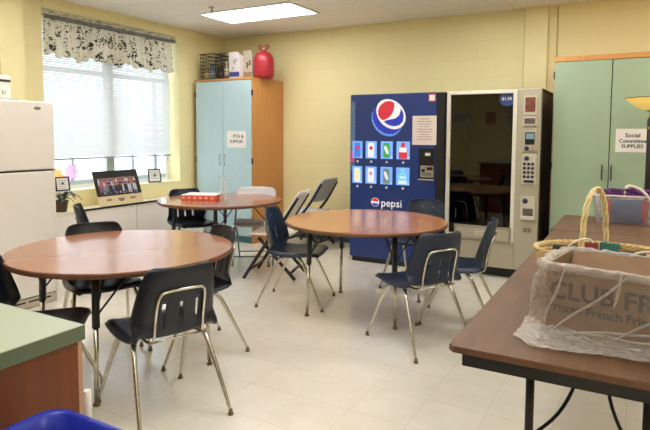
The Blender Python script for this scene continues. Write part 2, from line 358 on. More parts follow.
b = B(); tube(b, [(.012, .02, .450), (.012, W-.08, .450)], .021, 12); tube(b, [(.012, W-.085, .45), (-.03, W-.07, .45)], .012, 8); obj('rod_sleeve', b, mat('grey_fabric', (120, 122, 114), .8, var=.45, scale=60), t)
b = B(); tube(b, [(-.03, .01, .455), (-.03, W-.06, .455)], .007, 8); obj('curtain_rod', b, M['frame_w'], t)

# paper flowers on the glass
def flower(col, y, z, label, r):
    b = B(); pts = [((r*(1+.18*math.cos(7*a)))*math.cos(a)+y, (r*(1+.18*math.cos(7*a)))*math.sin(a)+z) for a in [2*PI*k/56 for k in range(56)]]
    prism(b, pts, -5.387, -5.384, 'YZ'); return tag(obj('paper_flower', b, translucent('tissue_'+str(col[0]), col, .5)), label, 'decoration', 'paper flowers on the window')
flower((250, 212, 150), 3.775, .93, 'orange paper flower stuck on the window glass beside the fridge', .075)
flower((238, 214, 240), 3.95, .965, 'pink paper flower stuck on the window glass', .085)

# ------------------------------------------------------------------ radiator cabinet under the window
t = thing('radiator_cabinet', 'long low white heating unit with black top grille under the window', 'radiator', (XL+.014, 3.3, 0))
bx('cabinet_body', M['white'], t, .014, .245, 0, 2.29, .02, .585)
bx('unit_top', mat('unit_top_cream', (236, 226, 200), .4), t, .0, .255, -.01, 2.30, .585, .60)
b = B(); box(b, .225, .25, .4, 2.2, .6, .604); box(b, .2555, .2575, .4, 2.3, .586, .602); obj('top_grille', b, M['blackp'], t)
for y in (.42, 1.15, 1.9): bx('panel_seam', mat('seam_grey', (170, 165, 160), .5), t, .2452, .2465, y, y+.006, .02, .58)
bx('kick', M['black'], t, .02, .22, .01, 2.28, 0, .02)

# plant
t = thing('potted_plant', 'small potted plant with drooping dark leaves in a brown pot', 'plant', (-5.02, 3.56, .6))
b = B(); lathe(b, [(0, 0), (.05, 0), (.065, .1), (.07, .1), (.07, .115), (.058, .115), (.055, .09), (0, .09)], seg=20); obj('pot', b, mat('brown_pot', (84, 66, 50), .6), t)
b = B(); lathe(b, [(0, .092), (.054, .092)], seg=16); obj('soil', b, mat('soil', (40, 30, 22), .9), t)
def leaf(b, ang, L, rise, wd):
    d = Vector((math.cos(ang), math.sin(ang), 0)); s = Vector((-d.y, d.x, 0)); R = []
    for i in range(9):
        u = i/8; c = d*(L*u)+Vector((0, 0, .09+rise*math.sin(u*2.5)-.04*u*u)); wv = wd*math.sin(PI*min(1, .08+u*.92))+.002
        R.append((b.verts.new(c-s*wv+Vector((0, 0, .006))), b.verts.new(c), b.verts.new(c+s*wv+Vector((0, 0, .006)))))
    for A, C in zip(R, R[1:]):
        for k in (0, 1): f = b.faces.new((A[k], A[k+1], C[k+1], C[k])); f.smooth = True
for a, L, r, wd in ((.2, .17, .13, .028), (1.5, .17, .11, .03), (1.0, .12, .06, .026), (2.4, .12, .1, .025), (-.5, .12, .08, .026), (-1.4, .1, .09, .02), (3.6, .08, .1, .02), (.7, .2, .1, .03)):
    b = B(); leaf(b, a, L, r, wd); o = obj('leaf', b, mat('leaf_green', (52, 70, 52), .45, var=.2), t); o.modifiers.new('t', 'SOLIDIFY').thickness = .0015

# frames on the sill
def photo_frame(y, x, z, rz, wd, ht, label):
    t = thing('picture_frame', label, 'picture frame', (x, y, z), rz, 'small black picture frames on the sill')
    tl = -.18; R = Matrix.Rotation(tl, 4, 'X')
    def lean(bm): bmesh.ops.transform(bm, matrix=R, verts=bm.verts)
    b = B(); e = .014; box(b, -wd/2, wd/2, -.006, .006, 0, e); box(b, -wd/2, wd/2, -.006, .006, ht-e, ht); box(b, -wd/2, -wd/2+e, -.006, .006, e, ht-e); box(b, wd/2-e, wd/2, -.006, .006, e, ht-e); lean(b); obj('frame', b, M['blackp'], t)
    b = B(); box(b, -wd/2+e, wd/2-e, -.002, .004, e, ht-e); lean(b); p = obj('print', b, M['paper'], t)
    b = B()
    for k in range(5): box(b, -wd/2+e+.02, wd/2-e-.02-.012*(k % 2), -.003, -.002, ht-.045-k*.02, ht-.040-k*.02)
    lean(b); obj('print_lines', b, mat('grey_ink', (150, 150, 165), .8), p)
    b = B(); prism(b, [(.004, ht*.6), (.07, .0), (.055, 0), (.004, ht*.5)], -.01, .01, 'YZ'); obj('stand', b, M['blackp'], t)
photo_frame(5.0, -5.215, .783, PI/2-.35, .165, .17, 'small black framed certificate on the sill, nearer the corner cabinet')
photo_frame(3.735, -5.225, .783, PI/2-.1, .155, .15, 'small black framed certificate on the sill beside the potted plant')

# panoramic group photo
t = thing('group_photo', 'wide group photograph of people on black, leaning on the heating unit', 'photograph', (-5.0, 4.31, .602), PI/2)
R = Matrix.Rotation(-.32, 4, 'X')
def lean(bm): bmesh.ops.transform(bm, matrix=R, verts=bm.verts)
b = B(); box(b, -.305, .305, 0, .006, 0, .39); lean(b); obj('mount_board', b, mat('cream_mount', (222, 200, 158), .6), t)
b = B(); box(b, -.305, .305, -.002, 0, .105, .39); lean(b); ph = obj('print', b, mat('black_print', (26, 28, 34), .3), t)
cols = [mat('skin_ink', (205, 150, 125), .6), mat('blue_ink', (86, 98, 150), .6), mat('white_ink', (200, 205, 215), .6), mat('dark_ink', (40, 36, 44), .6), mat('red_cloth_ink', (160, 80, 80), .6), mat('grey_cloth_ink', (120, 120, 130), .6)]
b = B()
for row in range(3):
    for k in range(20):
        x = -.25+k*.0257+(row % 2)*.012; z0 = .30-row*.035+random.uniform(-.004, .004); y = -.003-row*.0006
        c = random.choice([1, 2, 3, 3, 4, 5])
        box(b, x-.011, x+.011, y, y+.0006, z0-.085-.02*(row == 2), z0-.008, mi=c)
        prism(b, [(x+.0075*math.cos(a*PI/4), z0+.01*math.sin(a*PI/4)) for a in range(8)], y-.0002, y+.0005, 'XZ', mi=0)
        if row == 2: box(b, x-.009, x+.009, y-.0001, y+.0005, .128, z0-.08, mi=random.choice([0, 3, 1]))
lean(b); obj('group_of_people', b, cols, ph)
b = B(); box(b, -.2, -.13, -.003, -.0022, .05, .07); box(b, .12, .2, -.003, -.0022, .05, .07); prism(b, [(-.05, .07), (.05, .07), (.03, .04), (0, .025), (-.03, .04)], -.003, -.0022, 'XZ'); lean(b); obj('mount_marks', b, mat('tan_ink', (140, 120, 90), .7), t)
b = B(); prism(b, [(.1, .28), (.15, .0), (.16, 0), (.11, .28)], -.02, .02, 'YZ'); obj('easel_stand', b, M['blackp'], t)

# ------------------------------------------------------------------ fridge
t = thing('fridge', 'tall white top-freezer fridge standing against the left wall', 'fridge', (-4.15, 2.90, 0))
W, D, HT = .76, .70, 1.635
M['fridge'] = mat('fridge_enamel', (236, 229, 220), .38, var=.01, bump=.05, bscale=300)
bx('fridge_cabinet', M['fridge'], t, -D-.07, -.07, -W, 0, .03, HT-.01, bev=.006)
bx('freezer_door', M['fridge'], t, -.065, 0, -W, 0, 1.095, HT, bev=.012)
bx('fridge_door', M['fridge'], t, -.065, 0, -W, 0, .085, 1.082, bev=.012)
b = B(); box(b, -.06, -.01, -W+.01, -.01, 1.082, 1.095); obj('door_gasket', b, M['black'], t)
bx('hinge', mat('hinge_grey', (120, 110, 105), .4, metal=.6), t, -.03, .006, -.045, -.004, 1.0835, 1.0935)
b = B(); box(b, -.055, -.01, -W+.01, -.01, .004, .078, bev=.004); gr = obj('toe_grille', b, mat('grille_cream', (200, 188, 170), .5), t)
b = B()
for k in range(6): box(b, -.0105, -.0085, -.7+k*.11, -.7+k*.11+.085, .045, .058)
obj('grille_slots', b, M['black'], gr)
b = B(); lathe(b, [(0, 0), (1, 0), (1, .3), (.8, .5), (0, .5)], seg=28); bmesh.ops.transform(b, matrix=Matrix.Translation((0, -.142, 1.583)) @ Matrix.Rotation(PI/2, 4, 'Y') @ Matrix.Diagonal((.014, .030, .006, 1)), verts=b.verts)
obj('oval_badge', b, mat('badge', (150, 140, 130), .35, metal=.6), t)
b = B(); tube(b, [(.004, -W+.03, 1.12), (.035, -W+.03, 1.16), (.035, -W+.03, 1.45), (.004, -W+.03, 1.5)], .011, 8); obj('handle', b, M['fridge'], t)
t = thing('toaster', 'white appliance with a black slot on top of the fridge', 'toaster', (-4.30, 2.53, HT))
bx('toaster_body', M['white'], t, -.12, .0, -.26, .12, .006, .2, bev=.02)
bx('slot', M['blackp'], t, .0, .004, -.2, .11, .145, .163)
bx('base_tray', mat('base_tray_grey', (190, 180, 172), .5), t, -.12, .02, -.27, .16, 0, .02, bev=.004)
bx('dial', M['grey_p'], t, .0, .012, .04, .07, .05, .08, bev=.003)

# ------------------------------------------------------------------ tall cabinets
def pull(name, m, t, x, z0, z1, y=0, r=.005):
    b = B(); tube(b, smooth_path([(x, y, z0), (x, y-.028, z0+.008), (x, y-.03, (z0+z1)/2), (x, y-.028, z1-.008), (x, y, z1)], 3), r, 8); return obj(name, b, m, t)
t = thing('storage_cabinet', 'tall oak cabinet with two pale aqua doors in the far left corner', 'cabinet', (-5.125, 5.66, 0))
Wc, Dc, Hc = .925, .685, 2.09
b = B(); box(b, 0, .02, 0, Dc, .08, Hc-.022); box(b, Wc-.022, Wc, 0, Dc, .0, Hc-.022); box(b, .02, Wc-.022, Dc-.01, Dc, .08, Hc-.022); box(b, .02, Wc-.022, .02, Dc-.01, .08, .1); obj('carcass', b, M['oak'], t)
bx('cabinet_top', M['oak'], t, -.005, Wc+.003, -.02, Dc, Hc-.022, Hc)
bx('plinth', mat('teal_plinth', (70, 120, 125), .5), t, .0, Wc-.022, .01, .03, 0, .08)
for x0, x1, hx in ((.012, .460, .420), (.466, .910, .506)):
    d = bx('door', M['aqua'], t, x0, x1, -.02, -.001, .09, Hc-.03, bev=.002)
    pull('handle', M['steel'], d, hx, .99, 1.12, -.02)
for z in (1.9, 1.05, .3):
    bx('hinge', M['black'], t, Wc-.012, Wc+.003, -.022, .0, z-.035, z+.035); bx('hinge', M['black'], t, -.002, .01, -.022, .0, z-.035, z+.035)
s = thing('paper_sign', 'white printed paper sign taped on the aqua cabinet door', 'sign', (-4.445, 5.6385, 1.32))
bx('sheet', M['paper'], s, -.15, .15, -.001, 0, -.105, .105)
text('lettering', 'PTA &', .062, M['ink'], s, (.03, -.0016, .035), bold=.0006); text('lettering', 'SUPPLIES', .055, M['ink'], s, (0, -.0016, -.03), bold=.0006)

# things on top of that cabinet
def wire_basket(x, y, wd, dp, ht, label):
    t = thing('wire_basket', label, 'basket', (x, y, 2.09), 0, 'black wire baskets on the corner cabinet')
    b = B(); n = 7
    for k in range(n+1):
        z = .006+(ht-.01)*k/n; e = .012*(k/n)
        tube(b, [(-wd/2-e, -dp/2-e, z), (wd/2+e, -dp/2-e, z), (wd/2+e, dp/2+e, z), (-wd/2-e, dp/2+e, z)], .006 if k in (0, n) else .004, 5, closed=True)
    obj('hoops', b, M['black'], t); b = B()
    for k in range(9):
        x0 = -wd/2+wd*k/8
        tube(b, [(x0, -dp/2-.012, ht), (x0, -dp/2, .006), (x0, dp/2, .006), (x0, dp/2+.012, ht)], .0035, 5)
    obj('uprights', b, M['black'], t); return t
wire_basket(-4.965, 5.83, .215, .26, .34, 'black wire basket, the left of two on the corner cabinet')
wire_basket(-4.74, 5.83, .165, .26, .33, 'black wire basket, the right of two on the corner cabinet')
def jar(x, y, col, lid, h, label, r=.036):
    t = thing('jar', label, 'jar', (x, y, 2.098), 0, 'jars on the corner cabinet')
    b = B(); lathe(b, [(0, 0), (r, 0), (r, h*.72), (r*.6, h*.85), (r*.6, h*.9), (0, h*.9)], seg=16); obj('jar_body', b, mat('jar_%d' % (x*1000), col, .25), t)
    b = B(); lathe(b, [(0, h*.9), (r*.68, h*.9), (r*.68, h), (0, h)], seg=16); obj('lid', b, mat('lid_%d' % (x*1000), lid, .4), t)
    b = B(); lathe(b, [(r*1.02, h*.15), (r*1.02, h*.55)], seg=16); obj('jar_label', b, mat('lab_%d' % (x*1000), tuple(min(255, c+60) for c in col), .6), t)
jar(-5.02, 5.76, (200, 180, 110), (225, 215, 190), .19, 'squat jar with yellow label inside the left wire basket')
jar(-4.93, 5.76, (150, 165, 190), (90, 110, 150), .2, 'jar with pale blue label inside the left wire basket', .038)
jar(-4.785, 5.76, (60, 50, 44), (40, 38, 40), .17, 'dark jar inside the right wire basket')
jar(-4.70, 5.76, (150, 140, 100), (60, 60, 60), .26, 'tall olive bottle inside the right wire basket', .034)
def carton(x, y, rz, wd, ht, body, stripe, label, m3):
    t = thing('carton', label, 'box', (x, y, 2.09), rz, 'cartons on the corner cabinet')
    bx('carton_body', mat('carton_'+str(body[0]), body, .6, var=.05, scale=12), t, -wd/2, wd/2, -.06, .06, 0, ht)
    b = B(); prism(b, [(-wd/2-.015, ht+.03), (wd/2-.02, ht+.035), (wd/2, ht), (-wd/2, ht)], -.06, -.057, 'XZ'); obj('open_flap', b, mat('flap_'+str(body[0]), body, .6), t)
    bx('stripe', mat('stripe_'+str(stripe[0]), stripe, .5), t, -wd/2+.004, wd/2-.004, -.0625, -.0605, .03, .09)
    b = B()
    for k in range(5):
        cx = random.uniform(-wd*.3, wd*.3); cz = random.uniform(ht*.4, ht*.8); prism(b, [(cx+.016*math.cos(a), cz+.022*math.sin(a)) for a in [j*PI/4 for j in range(8)]], -.0622, -.0602, 'XZ')
    obj('printed_pattern', b, mat('pattern_'+str(m3[0]), m3, .6), t)
carton(-4.555, 5.80, .03, .165, .31, (214, 206, 206), (60, 70, 140), 'white carton with a blue stripe on the corner cabinet', (170, 160, 165))
carton(-4.40, 5.88, 0, .135, .33, (184, 172, 152), (150, 120, 90), 'beige patterned carton beside the red gas tank', (120, 90, 80))
t = thing('gas_tank', 'red helium tank with twin handles on the corner cabinet', 'tank', (-4.19, 5.88, 2.09))
b = B(); r = .13; lathe(b, [(0, 0), (.1, 0), (r-.01, .015), (r, .04), (r, .22), (r-.008, .27), (r-.035, .315), (r-.08, .34), (.03, .35), (0, .35)], seg=36); obj('tank_body', b, mat('red_tank', (160, 36, 48), .35), t)
b = B(); lathe(b, [(0, .35), (.016, .35), (.016, .385), (0, .385)], seg=14); obj('valve', b, M['steel'], t)
for s in (-1, 1):
    b = B(); tube(b, smooth_path([(s*.01, 0, .345), (s*.022, 0, .37), (s*.065, 0, .38), (s*.075, 0, .405), (s*.05, 0, .42), (s*.022, 0, .405)], 3), .009, 8); obj('handle', b, mat('red_handle%d' % s, (165, 50, 60), .4), t)

t = thing('storage_cabinet', 'tall oak cabinet with two sage green doors right of the snack machine', 'cabinet', (-.715, 5.70, 0))
Wc, Dc, Hc = 1.0, .63, 2.12
b = B(); box(b, 0, .02, 0, Dc, .0, Hc-.045); box(b, Wc-.022, Wc, 0, Dc, .0, Hc-.045); box(b, .02, Wc-.022, Dc-.01, Dc, .08, Hc-.045); box(b, .02, Wc-.022, .02, Dc-.01, .08, .1); obj('carcass', b, M['oak'], t)
bx('cabinet_top', M['oak'], t, -.003, Wc+.003, -.022, Dc, Hc-.045, Hc)
bx('plinth', M['black'], t, .02, Wc-.022, .01, .03, 0, .08)
for x0, x1, hx in ((.006, .484, .435), (.492, .975, .510)):
    d = bx('door', M['sage'], t, x0, x1, -.02, -.001, .09, Hc-.05, bev=.002)
    pull('handle', M['bronze'], d, hx, .99, 1.12, -.02, .007)
bx('door_gap', M['black'], t, .4845, .4915, -.012, -.002, .09, Hc-.05)
b = B(); lathe(b, [(0, 0), (.008, 0), (.008, .004), (0, .004)], seg=12); bmesh.ops.transform(b, matrix=Matrix.Translation((.51, -.02, .95)) @ Matrix.Rotation(PI/2, 4, 'X'), verts=b.verts); obj('lock', b, M['steel'], t)
for z in (1.95, 1.1, .3): bx('hinge', M['black'], t, -.004, .006, -.022, 0, z-.035, z+.035)
s = thing('paper_sign', 'white paper sign with black lettering taped on the sage green door', 'sign', (-.045, 5.6785, 1.345))
bx('sheet', M['paper'], s, -.135, .135, -.001, 0, -.105, .105)
text('lettering', 'Social', .052, M['ink'], s, (0, -.0016, .045), bold=.0008); text('lettering', 'Committee', .047, M['ink'], s, (0, -.0016, -.005), bold=.0008); text('lettering', 'SUPPLIES', .045, M['ink'], s, (0, -.0016, -.052), bold=.0008)

# ------------------------------------------------------------------ soda vending machine
t = thing('soda_vending_machine', 'blue soda vending machine with a bottle cap emblem against the back wall', 'vending machine', (-2.738, 5.45, 0))
M['pblue'] = mat('soda_blue', (26, 54, 122), .3, coat=.2); M['pdark'] = mat('soda_side', (16, 20, 34), .4)
bx('machine_body', M['pdark'], t, 0, 1.04, .07, .85, .055, 1.815, bev=.008)
b = B(); box(b, 0, .962, 0, .069, .055, 1.815, bev=.012); dr = obj('front_door', b, M['pblue'], t)
b = B(); box(b, .9625, 1.04, .005, .069, .055, 1.812, bev=.008); obj('side_rail', b, mat('black_rail', (20, 18, 20), .4), t)
bx('kick_plate', M['black'], t, .02, 1.02, .03, .8, .0, .054)
# bottle cap emblem
em = bpy.data.objects.new('emblem', None); COL.objects.link(em); em.parent = t; em.location = (.437, -.002, 1.598)
WH = mat('emblem_white', (235, 236, 240), .4, emit=(235, 236, 240), estr=.25); RD = mat('emblem_red', (205, 42, 62), .4, emit=(205, 42, 62), estr=.25); BL = mat('emblem_blue', (34, 52, 180), .4, emit=(34, 52, 180), estr=.25); GL = mat('emblem_glow', (96, 150, 230), .4, emit=(96, 150, 230), estr=.3)
def ell(cx, cz, a, c, rot, n=64, wav=0, wn=21):
    o = []
    for k in range(n):
        th = 2*PI*k/n; rr = 1+wav*math.cos(wn*th); x = a*rr*math.cos(th); z = c*rr*math.sin(th)
        o.append((cx+x*math.cos(rot)-z*math.sin(rot), cz+x*math.sin(rot)+z*math.cos(rot)))
    return o
tl = -.70
def cp(pts): return [((x-180)*.00145, (227-y)*.00133) for x, y in pts]
b = B(); prism(b, ell(-.012, -.062, .185, .150, tl), -.002, 0, 'XZ'); obj('cap_halo', b, GL, em)
b = B(); prism(b, ell(-.004, -.045, .178, .145, tl, 168, .03, 24), -.006, -.002, 'XZ'); obj('cap_skirt', b, BL, em)
b = B(); prism(b, ell(.039, .003, .180, .138, tl), -.012, -.006, 'XZ'); obj('cap_rim', b, WH, em)
b = B(); prism(b, cp([(232, 135), (200, 122), (160, 128), (125, 155), (108, 195), (112, 235), (130, 262), (150, 272), (185, 258), (210, 235), (228, 200), (236, 165)]), -.014, -.012, 'XZ'); obj('cap_red_field', b, RD, em)
b = B(); prism(b, cp([(152, 278), (200, 268), (245, 258), (272, 235), (283, 200), (284, 180), (302, 215), (307, 250), (299, 287), (275, 310), (240, 320), (205, 315), (175, 300)]), -.014, -.012, 'XZ'); obj('cap_blue_field', b, BL, em)
def cut_ellipse(a, c, fa, fb, n=48):
    """part of an ellipse between a lower and an upper curve"""
    lo, up = [], []
    for k in range(n+1):
        x = -a+2*a*k/n; h = c*math.sqrt(max(0, 1-(x/a)**2)); l = max(-h, fa(x)); u = min(h, fb(x))
        if u-l > 1e-4: lo.append((x, l)); up.append((x, u))
    return lo+up[::-1]
def place(poly, cx, cz, rot): return [(cx+x*math.cos(rot)-z*math.sin(rot), cz+x*math.sin(rot)+z*math.cos(rot)) for x, z in poly]
# bubbles strip and pink patch
bx('bubble_strip', mat('bubble_strip', (88, 120, 160), .35, var=.45, scale=45), t, .003, .06, -.003, 0, 1.0, 1.74)
bx('pink_patch', mat('pink_patch', (205, 70, 150), .4, emit=(205, 70, 150), estr=.1), t, .003, .055, -.0045, -.003, 1.09, 1.2)
# selection cells
CB = mat('cell_backlight', (110, 160, 235), .3, emit=(110, 165, 240), estr=.55)
cm = {k: mat('can_'+k, v, .3, emit=v, estr=.35) for k, v in dict(blue=(70, 120, 210), silver=(225, 230, 240), green=(60, 160, 80), red=(205, 50, 60), yellow=(235, 235, 130), grey=(110, 130, 120), water=(120, 200, 235), pink=(225, 130, 160)).items()}
cells = [[('blue', 'red'), ('silver', 'red'), ('green', 'silver'), ('red', 'silver')], [('silver', 'yellow'), ('silver', 'pink'), ('grey', 'silver'), ('water', 'silver')]]
cx = [.091, .254, .432, .616]
for r_ in range(2):
    for k in range(4):
        z = (1.225, .955)[r_]; x = cx[k]; hwid = (.058, .064, .067, .072)[k]
        c = bpy.data.objects.new('selection_window', None); COL.objects.link(c); c.parent = t; c.location = (x, -.002, z)
        bx('lit_panel', CB, c, -hwid, hwid, -.004, .0, -.092, .092)
        A, S = cells[r_][k]
        b = B()
        if (r_, k) in ((0, 3), (1, 3)):
            prism(b, [(-.045, -.085), (.045, -.085), (.048, .0), (.02, .045), (.02, .08), (-.02, .08), (-.02, .045), (-.048, 0)], -.008, -.004, 'XZ')
        else: prism(b, [(-.03, -.08), (.03, -.08), (.036, -.065), (.036, .06), (.028, .075), (-.028, .075), (-.036, .06), (-.036, -.065)], -.008, -.004, 'XZ')
        obj('drink_picture', b, cm[A], c)
        b = B()
        if (r_, k) == (0, 3): box(b, -.04, .04, -.0095, -.008, -.02, .03)
        elif (r_, k) == (1, 3): box(b, -.044, .044, -.0095, -.008, -.08, -.045); box(b, -.03, .03, -.0095, -.008, -.02, .0)
        elif k == 2: prism(b, ell(0, .0, .018, .05, .4, 16), -.0095, -.008, 'XZ')
        elif (r_, k) == (1, 0): box(b, -.015, .015, -.0095, -.008, -.05, .06)
        else: prism(b, ell(0, .02, .02, .02, 0, 16), -.0095, -.008, 'XZ')
        obj('drink_emblem', b, cm[S], c)
        bx('selection_button', mat('button_white', (225, 225, 215), .4), t, x-.009, x+.013, -.008, 0, z-.137, z-.115, bev=.002)
        bx('price_tag', M['paper'], c, hwid-.016, hwid-.004, -.006, -.004, -.085, -.065)
# name lettering
b = B(); prism(b, ell(.305, .668, .047, .047, 0, 32), -.003, 0, 'XZ'); lg = obj('round_logo', b, WH, t)
b = B(); prism(b, place(cut_ellipse(.043, .043, lambda x: .008-.010*math.sin(x/.043*2), lambda x: 9), .305, .668, .25), -.0045, -.003, 'XZ'); obj('logo_red', b, RD, lg)
b = B(); prism(b, place(cut_ellipse(.043, .043, lambda x: -9, lambda x: -.014-.008*math.sin(x/.043*2)), .305, .668, .25), -.0045, -.003, 'XZ'); obj('logo_blue', b, BL, lg)
text('lettering', 'pepsi', .115, WH, t, (.373, -.0025, .662), align='LEFT', bold=.0005)
# coin panel
bx('coin_panel', M['blackp'], t, .79, .955, -.006, 0, .93, 1.25, bev=.002)
b = B(); box(b, .855, .91, -.009, -.006, 1.175, 1.205); obj('price_display', b, mat('display_pale', (190, 200, 180), .4, emit=(190, 200, 180), estr=.2), t)
bx('bill_acceptor', M['steel'], t, .81, .95, -.02, -.006, .955, 1.075, bev=.004)
bx('bill_slot', M['blackp'], t, .88, .94, -.026, -.02, 1.03, 1.06); bx('coin_slot', M['black'], t, .825, .86, -.024, -.02, 1.01, 1.04); bx('small_label', mat('label_red', (190, 70, 60), .6), t, .9, .94, -.024, -.02, 1.062, 1.072)
bx('lower_label', mat('label_grey', (120, 122, 120), .5), t, .83, .93, -.024, -.02, .975, 1.005)
bx('coin_tray', M['grey_p'], t, .79, .95, -.03, -.006, .928, .938)
bx('delivery_port', M['black'], t, .12, .60, -.004, .0, .30, .44, bev=.002)
s = thing('paper_notice', 'white notice sheet taped on the right of the blue soda machine', 'notice', (-1.895, 5.4485, 1.43))
bx('sheet', mat('notice_paper', (228, 214, 206), .8), s, -.13, .125, -.001, 0, -.145, .15)
b = B()
for k in range(9):
    wd = .075 if k % 3 else .05; z = .115-k*.026; x = -wd
    while x < wd: l = random.uniform(.01, .028); box(b, x, min(wd, x+l), -.0016, -.001, z, z+.006); x += l+.006
obj('typed_lines', b, mat('faint_ink', (120, 100, 100), .8), s)
s = thing('small_sticker', 'small red and white sticker at the top right of the soda machine', 'sticker', (-1.82, 5.4485, 1.76))
bx('sticker_border', mat('sticker_red', (200, 90, 90), .6), s, -.038, .036, -.001, 0, -.04, .038); bx('sticker_face', M['paper'], s, -.028, .026, -.0016, -.001, -.026, .026)

# ------------------------------------------------------------------ snack vending machine
t = thing('snack_vending_machine', 'snack vending machine with a large dark glass front and beige control column', 'vending machine', (-1.685, 5.5, 0))
M['sbeige'] = mat('machine_beige', (178, 170, 148), .4, metal=0, var=.02); M['strim'] = mat('machine_trim', (222, 216, 200), .35); M['bezel'] = mat('bezel_beige', (198, 190, 170), .35); M['sdark'] = mat('machine_dark_side', (34, 33, 32), .45)
b = B(); box(b, 0, .02, .06, .80, .09, 1.80); box(b, .87, .89, .06, .80, .09, 1.82); box(b, .02, .87, .78, .80, .09, 1.8); box(b, .0, .89, .06, .8, 1.8, 1.825); box(b, .02, .87, .06, .78, .09, .12); obj('machine_body', b, M['sdark'], t)
b = B(); box(b, 0, .035, 0, .06, .36, 1.82, bev=.004); box(b, .640, .679, 0, .06, .36, 1.82, bev=.004); box(b, .035, .640, 0, .06, 1.785, 1.82, bev=.004); box(b, .035, .640, 0, .06, .36, .405, bev=.004); obj('door_frame', b, M['strim'], t)
b = B(); box(b, .035, .640, .03, .036, .405, 1.785)
sg = bpy.data.materials.new('tinted_glass'); sg.use_nodes = True; nt = sg.node_tree; nt.nodes.remove(nt.nodes['Principled BSDF']); tr = nt.nodes.new('ShaderNodeBsdfTransparent'); tr.inputs[0].default_value = (.10, .125, .115, 1); g = nt.nodes.new('ShaderNodeBsdfGlossy'); g.inputs['Roughness'].default_value = .015; g.inputs[0].default_value = (1, 1, 1, 1); mx = nt.nodes.new('ShaderNodeMixShader'); mx.inputs[0].default_value = .055; nt.links.new(tr.outputs[0], mx.inputs[1]); nt.links.new(g.outputs[0], mx.inputs[2]); nt.links.new(mx.outputs[0], nt.nodes['Material Output'].inputs[0])
obj('glass_window', b, sg, t)
bx('lower_panel', M['sbeige'], t, 0, .679, 0, .06, .10, .355, bev=.004)
bx('kick_void', M['black'], t, .02, .87, .08, .75, 0, .09)
b = B(); box(b, .10, .655, -.012, 0, .345, .50, bev=.006); fp = obj('delivery_flap', b, mat('flap_beige', (150, 142, 122), .4), t)
b = B(); box(b, .125, .63, -.016, -.012, .37, .475, bev=.003); obj('flap_panel', b, M['sbeige'], fp)
b = B()
for k in range(3): box(b, .30, .47, -.018, -.016, .405+k*.018, .411+k*.018)
obj('push_lettering', b, M['strim'], fp)
bx('control_column', M['sbeige'], t, .681, .89, -.005, .06, .10, 1.825, bev=.010)
for z in (1.56, 1.28, 1.0, .72, .48):
    s = bx('shelf', M['black'], t, .03, .625, .14, .7, z, z+.02); b = B()
    for k in range(14):
        if k % 3 != 2: box(b, .06+k*.04, .06+k*.04+.016, .135, .14, z+.003, z+.014)
    obj('price_tabs', b, mat('tab%d' % int(z*100), (120, 124, 118), .5), s)
def cx_(x): return .737+(x-.715)*.848
def ctl(name, m, x0, x1, z0, z1, y0=-.012, y1=-.005, bev=.004, par=None):
    x0, x1 = cx_(x0), cx_(x1)
    return bx(name, m, par or t, x0, x1, y0, y1, z0, z1, bev=bev)
AD = mat('advert_photo', (120, 66, 50), .35, var=.6, scale=30)
p = ctl('advert_frame', M['bezel'], .715, .860, 1.575, 1.755, y0=-.02); ctl('advert_picture', AD, .735, .840, 1.605, 1.74, y0=-.022, y1=-.02, bev=0, par=p)
p = ctl('reader_bezel', M['bezel'], .715, .858, 1.475, 1.565, y0=-.026); ctl('reader_screen', mat('screen_grey', (92, 84, 80), .4), .732, .842, 1.495, 1.545, y0=-.028, y1=-.026, bev=0, par=p)
p = ctl('display_bezel', M['sbeige'], .715, .868, 1.235, 1.465, y0=-.018, bev=.008); ctl('display_screen', M['blackp'], .742, .842, 1.30, 1.415, y0=-.02, y1=-.018, bev=0, par=p)
ctl('screen_picture', mat('screen_glow', (110, 140, 150), .3, emit=(110, 140, 150), estr=.3), .752, .835, 1.352, 1.405, y0=-.0215, y1=-.02, bev=0, par=p)
def disc(name, m, x, z, r, par, y=-.018, d=.004):
    b = B(); lathe(b, [(0, 0), (r, 0), (r, d), (0, d)], seg=20); bmesh.ops.transform(b, matrix=Matrix.Translation((cx_(x), y, z)) @ Matrix.Rotation(PI/2, 4, 'X'), verts=b.verts); return obj(name, b, m, par)
NV = mat('navy_button', (28, 30, 60), .4)
disc('coin_button', NV, .762, 1.265, .021, p); ctl('coin_slot', M['redink'], .822, .828, 1.245, 1.285, y0=-.021, y1=-.018, bev=0, par=p)
p = ctl('keypad', M['bezel'], .712, .868, .925, 1.215, y0=-.016, bev=.008); disc('round_button', NV, .765, 1.172, .022, p, -.016)
for r_ in range(4):
    for k in range(3): disc('key', NV, .745+k*.042, 1.12-r_*.04, .014, p, -.016)
ctl('keypad_label', NV, .74, .845, .945, .968, y0=-.018, y1=-.016, bev=0, par=p)
p = ctl('coin_return_bezel', M['bezel'], .708, .872, .595, .82, y0=-.016, bev=.010); disc('coin_return_button', NV, .762, .77, .024, p, -.016)
ctl('coin_cup', mat('cup_grey', (92, 86, 80), .5), .74, .845, .63, .70, y0=-.018, y1=-.016, bev=0, par=p)
ctl('cup_lip', M['bezel'], .715, .87, .59, .63, y0=-.045, bev=.008, par=p)
p = ctl('lock_plate', M['sbeige'], .735, .845, .465, .52, y0=-.009, bev=.002); disc('lock', M['steel'], .79, .492, .010, p, -.009); ctl('lock_recess', mat('recess', (120, 114, 100), .5), .75, .83, .472, .512, y0=-.0095, y1=-.009, bev=0, par=p)
s = thing('price_sticker', 'blue starburst price sticker in the top right corner of the snack window', 'sticker', (-1.102, 5.5288, 1.735))
b = B(); pts = []
for k in range(44):
    a = 2*PI*k/44; r_ = .078 if k % 2 else .068
    pts.append((max(-.08, min(.055, r_*1.05*math.cos(a))), max(-.07, min(.05, r_*math.sin(a)))))
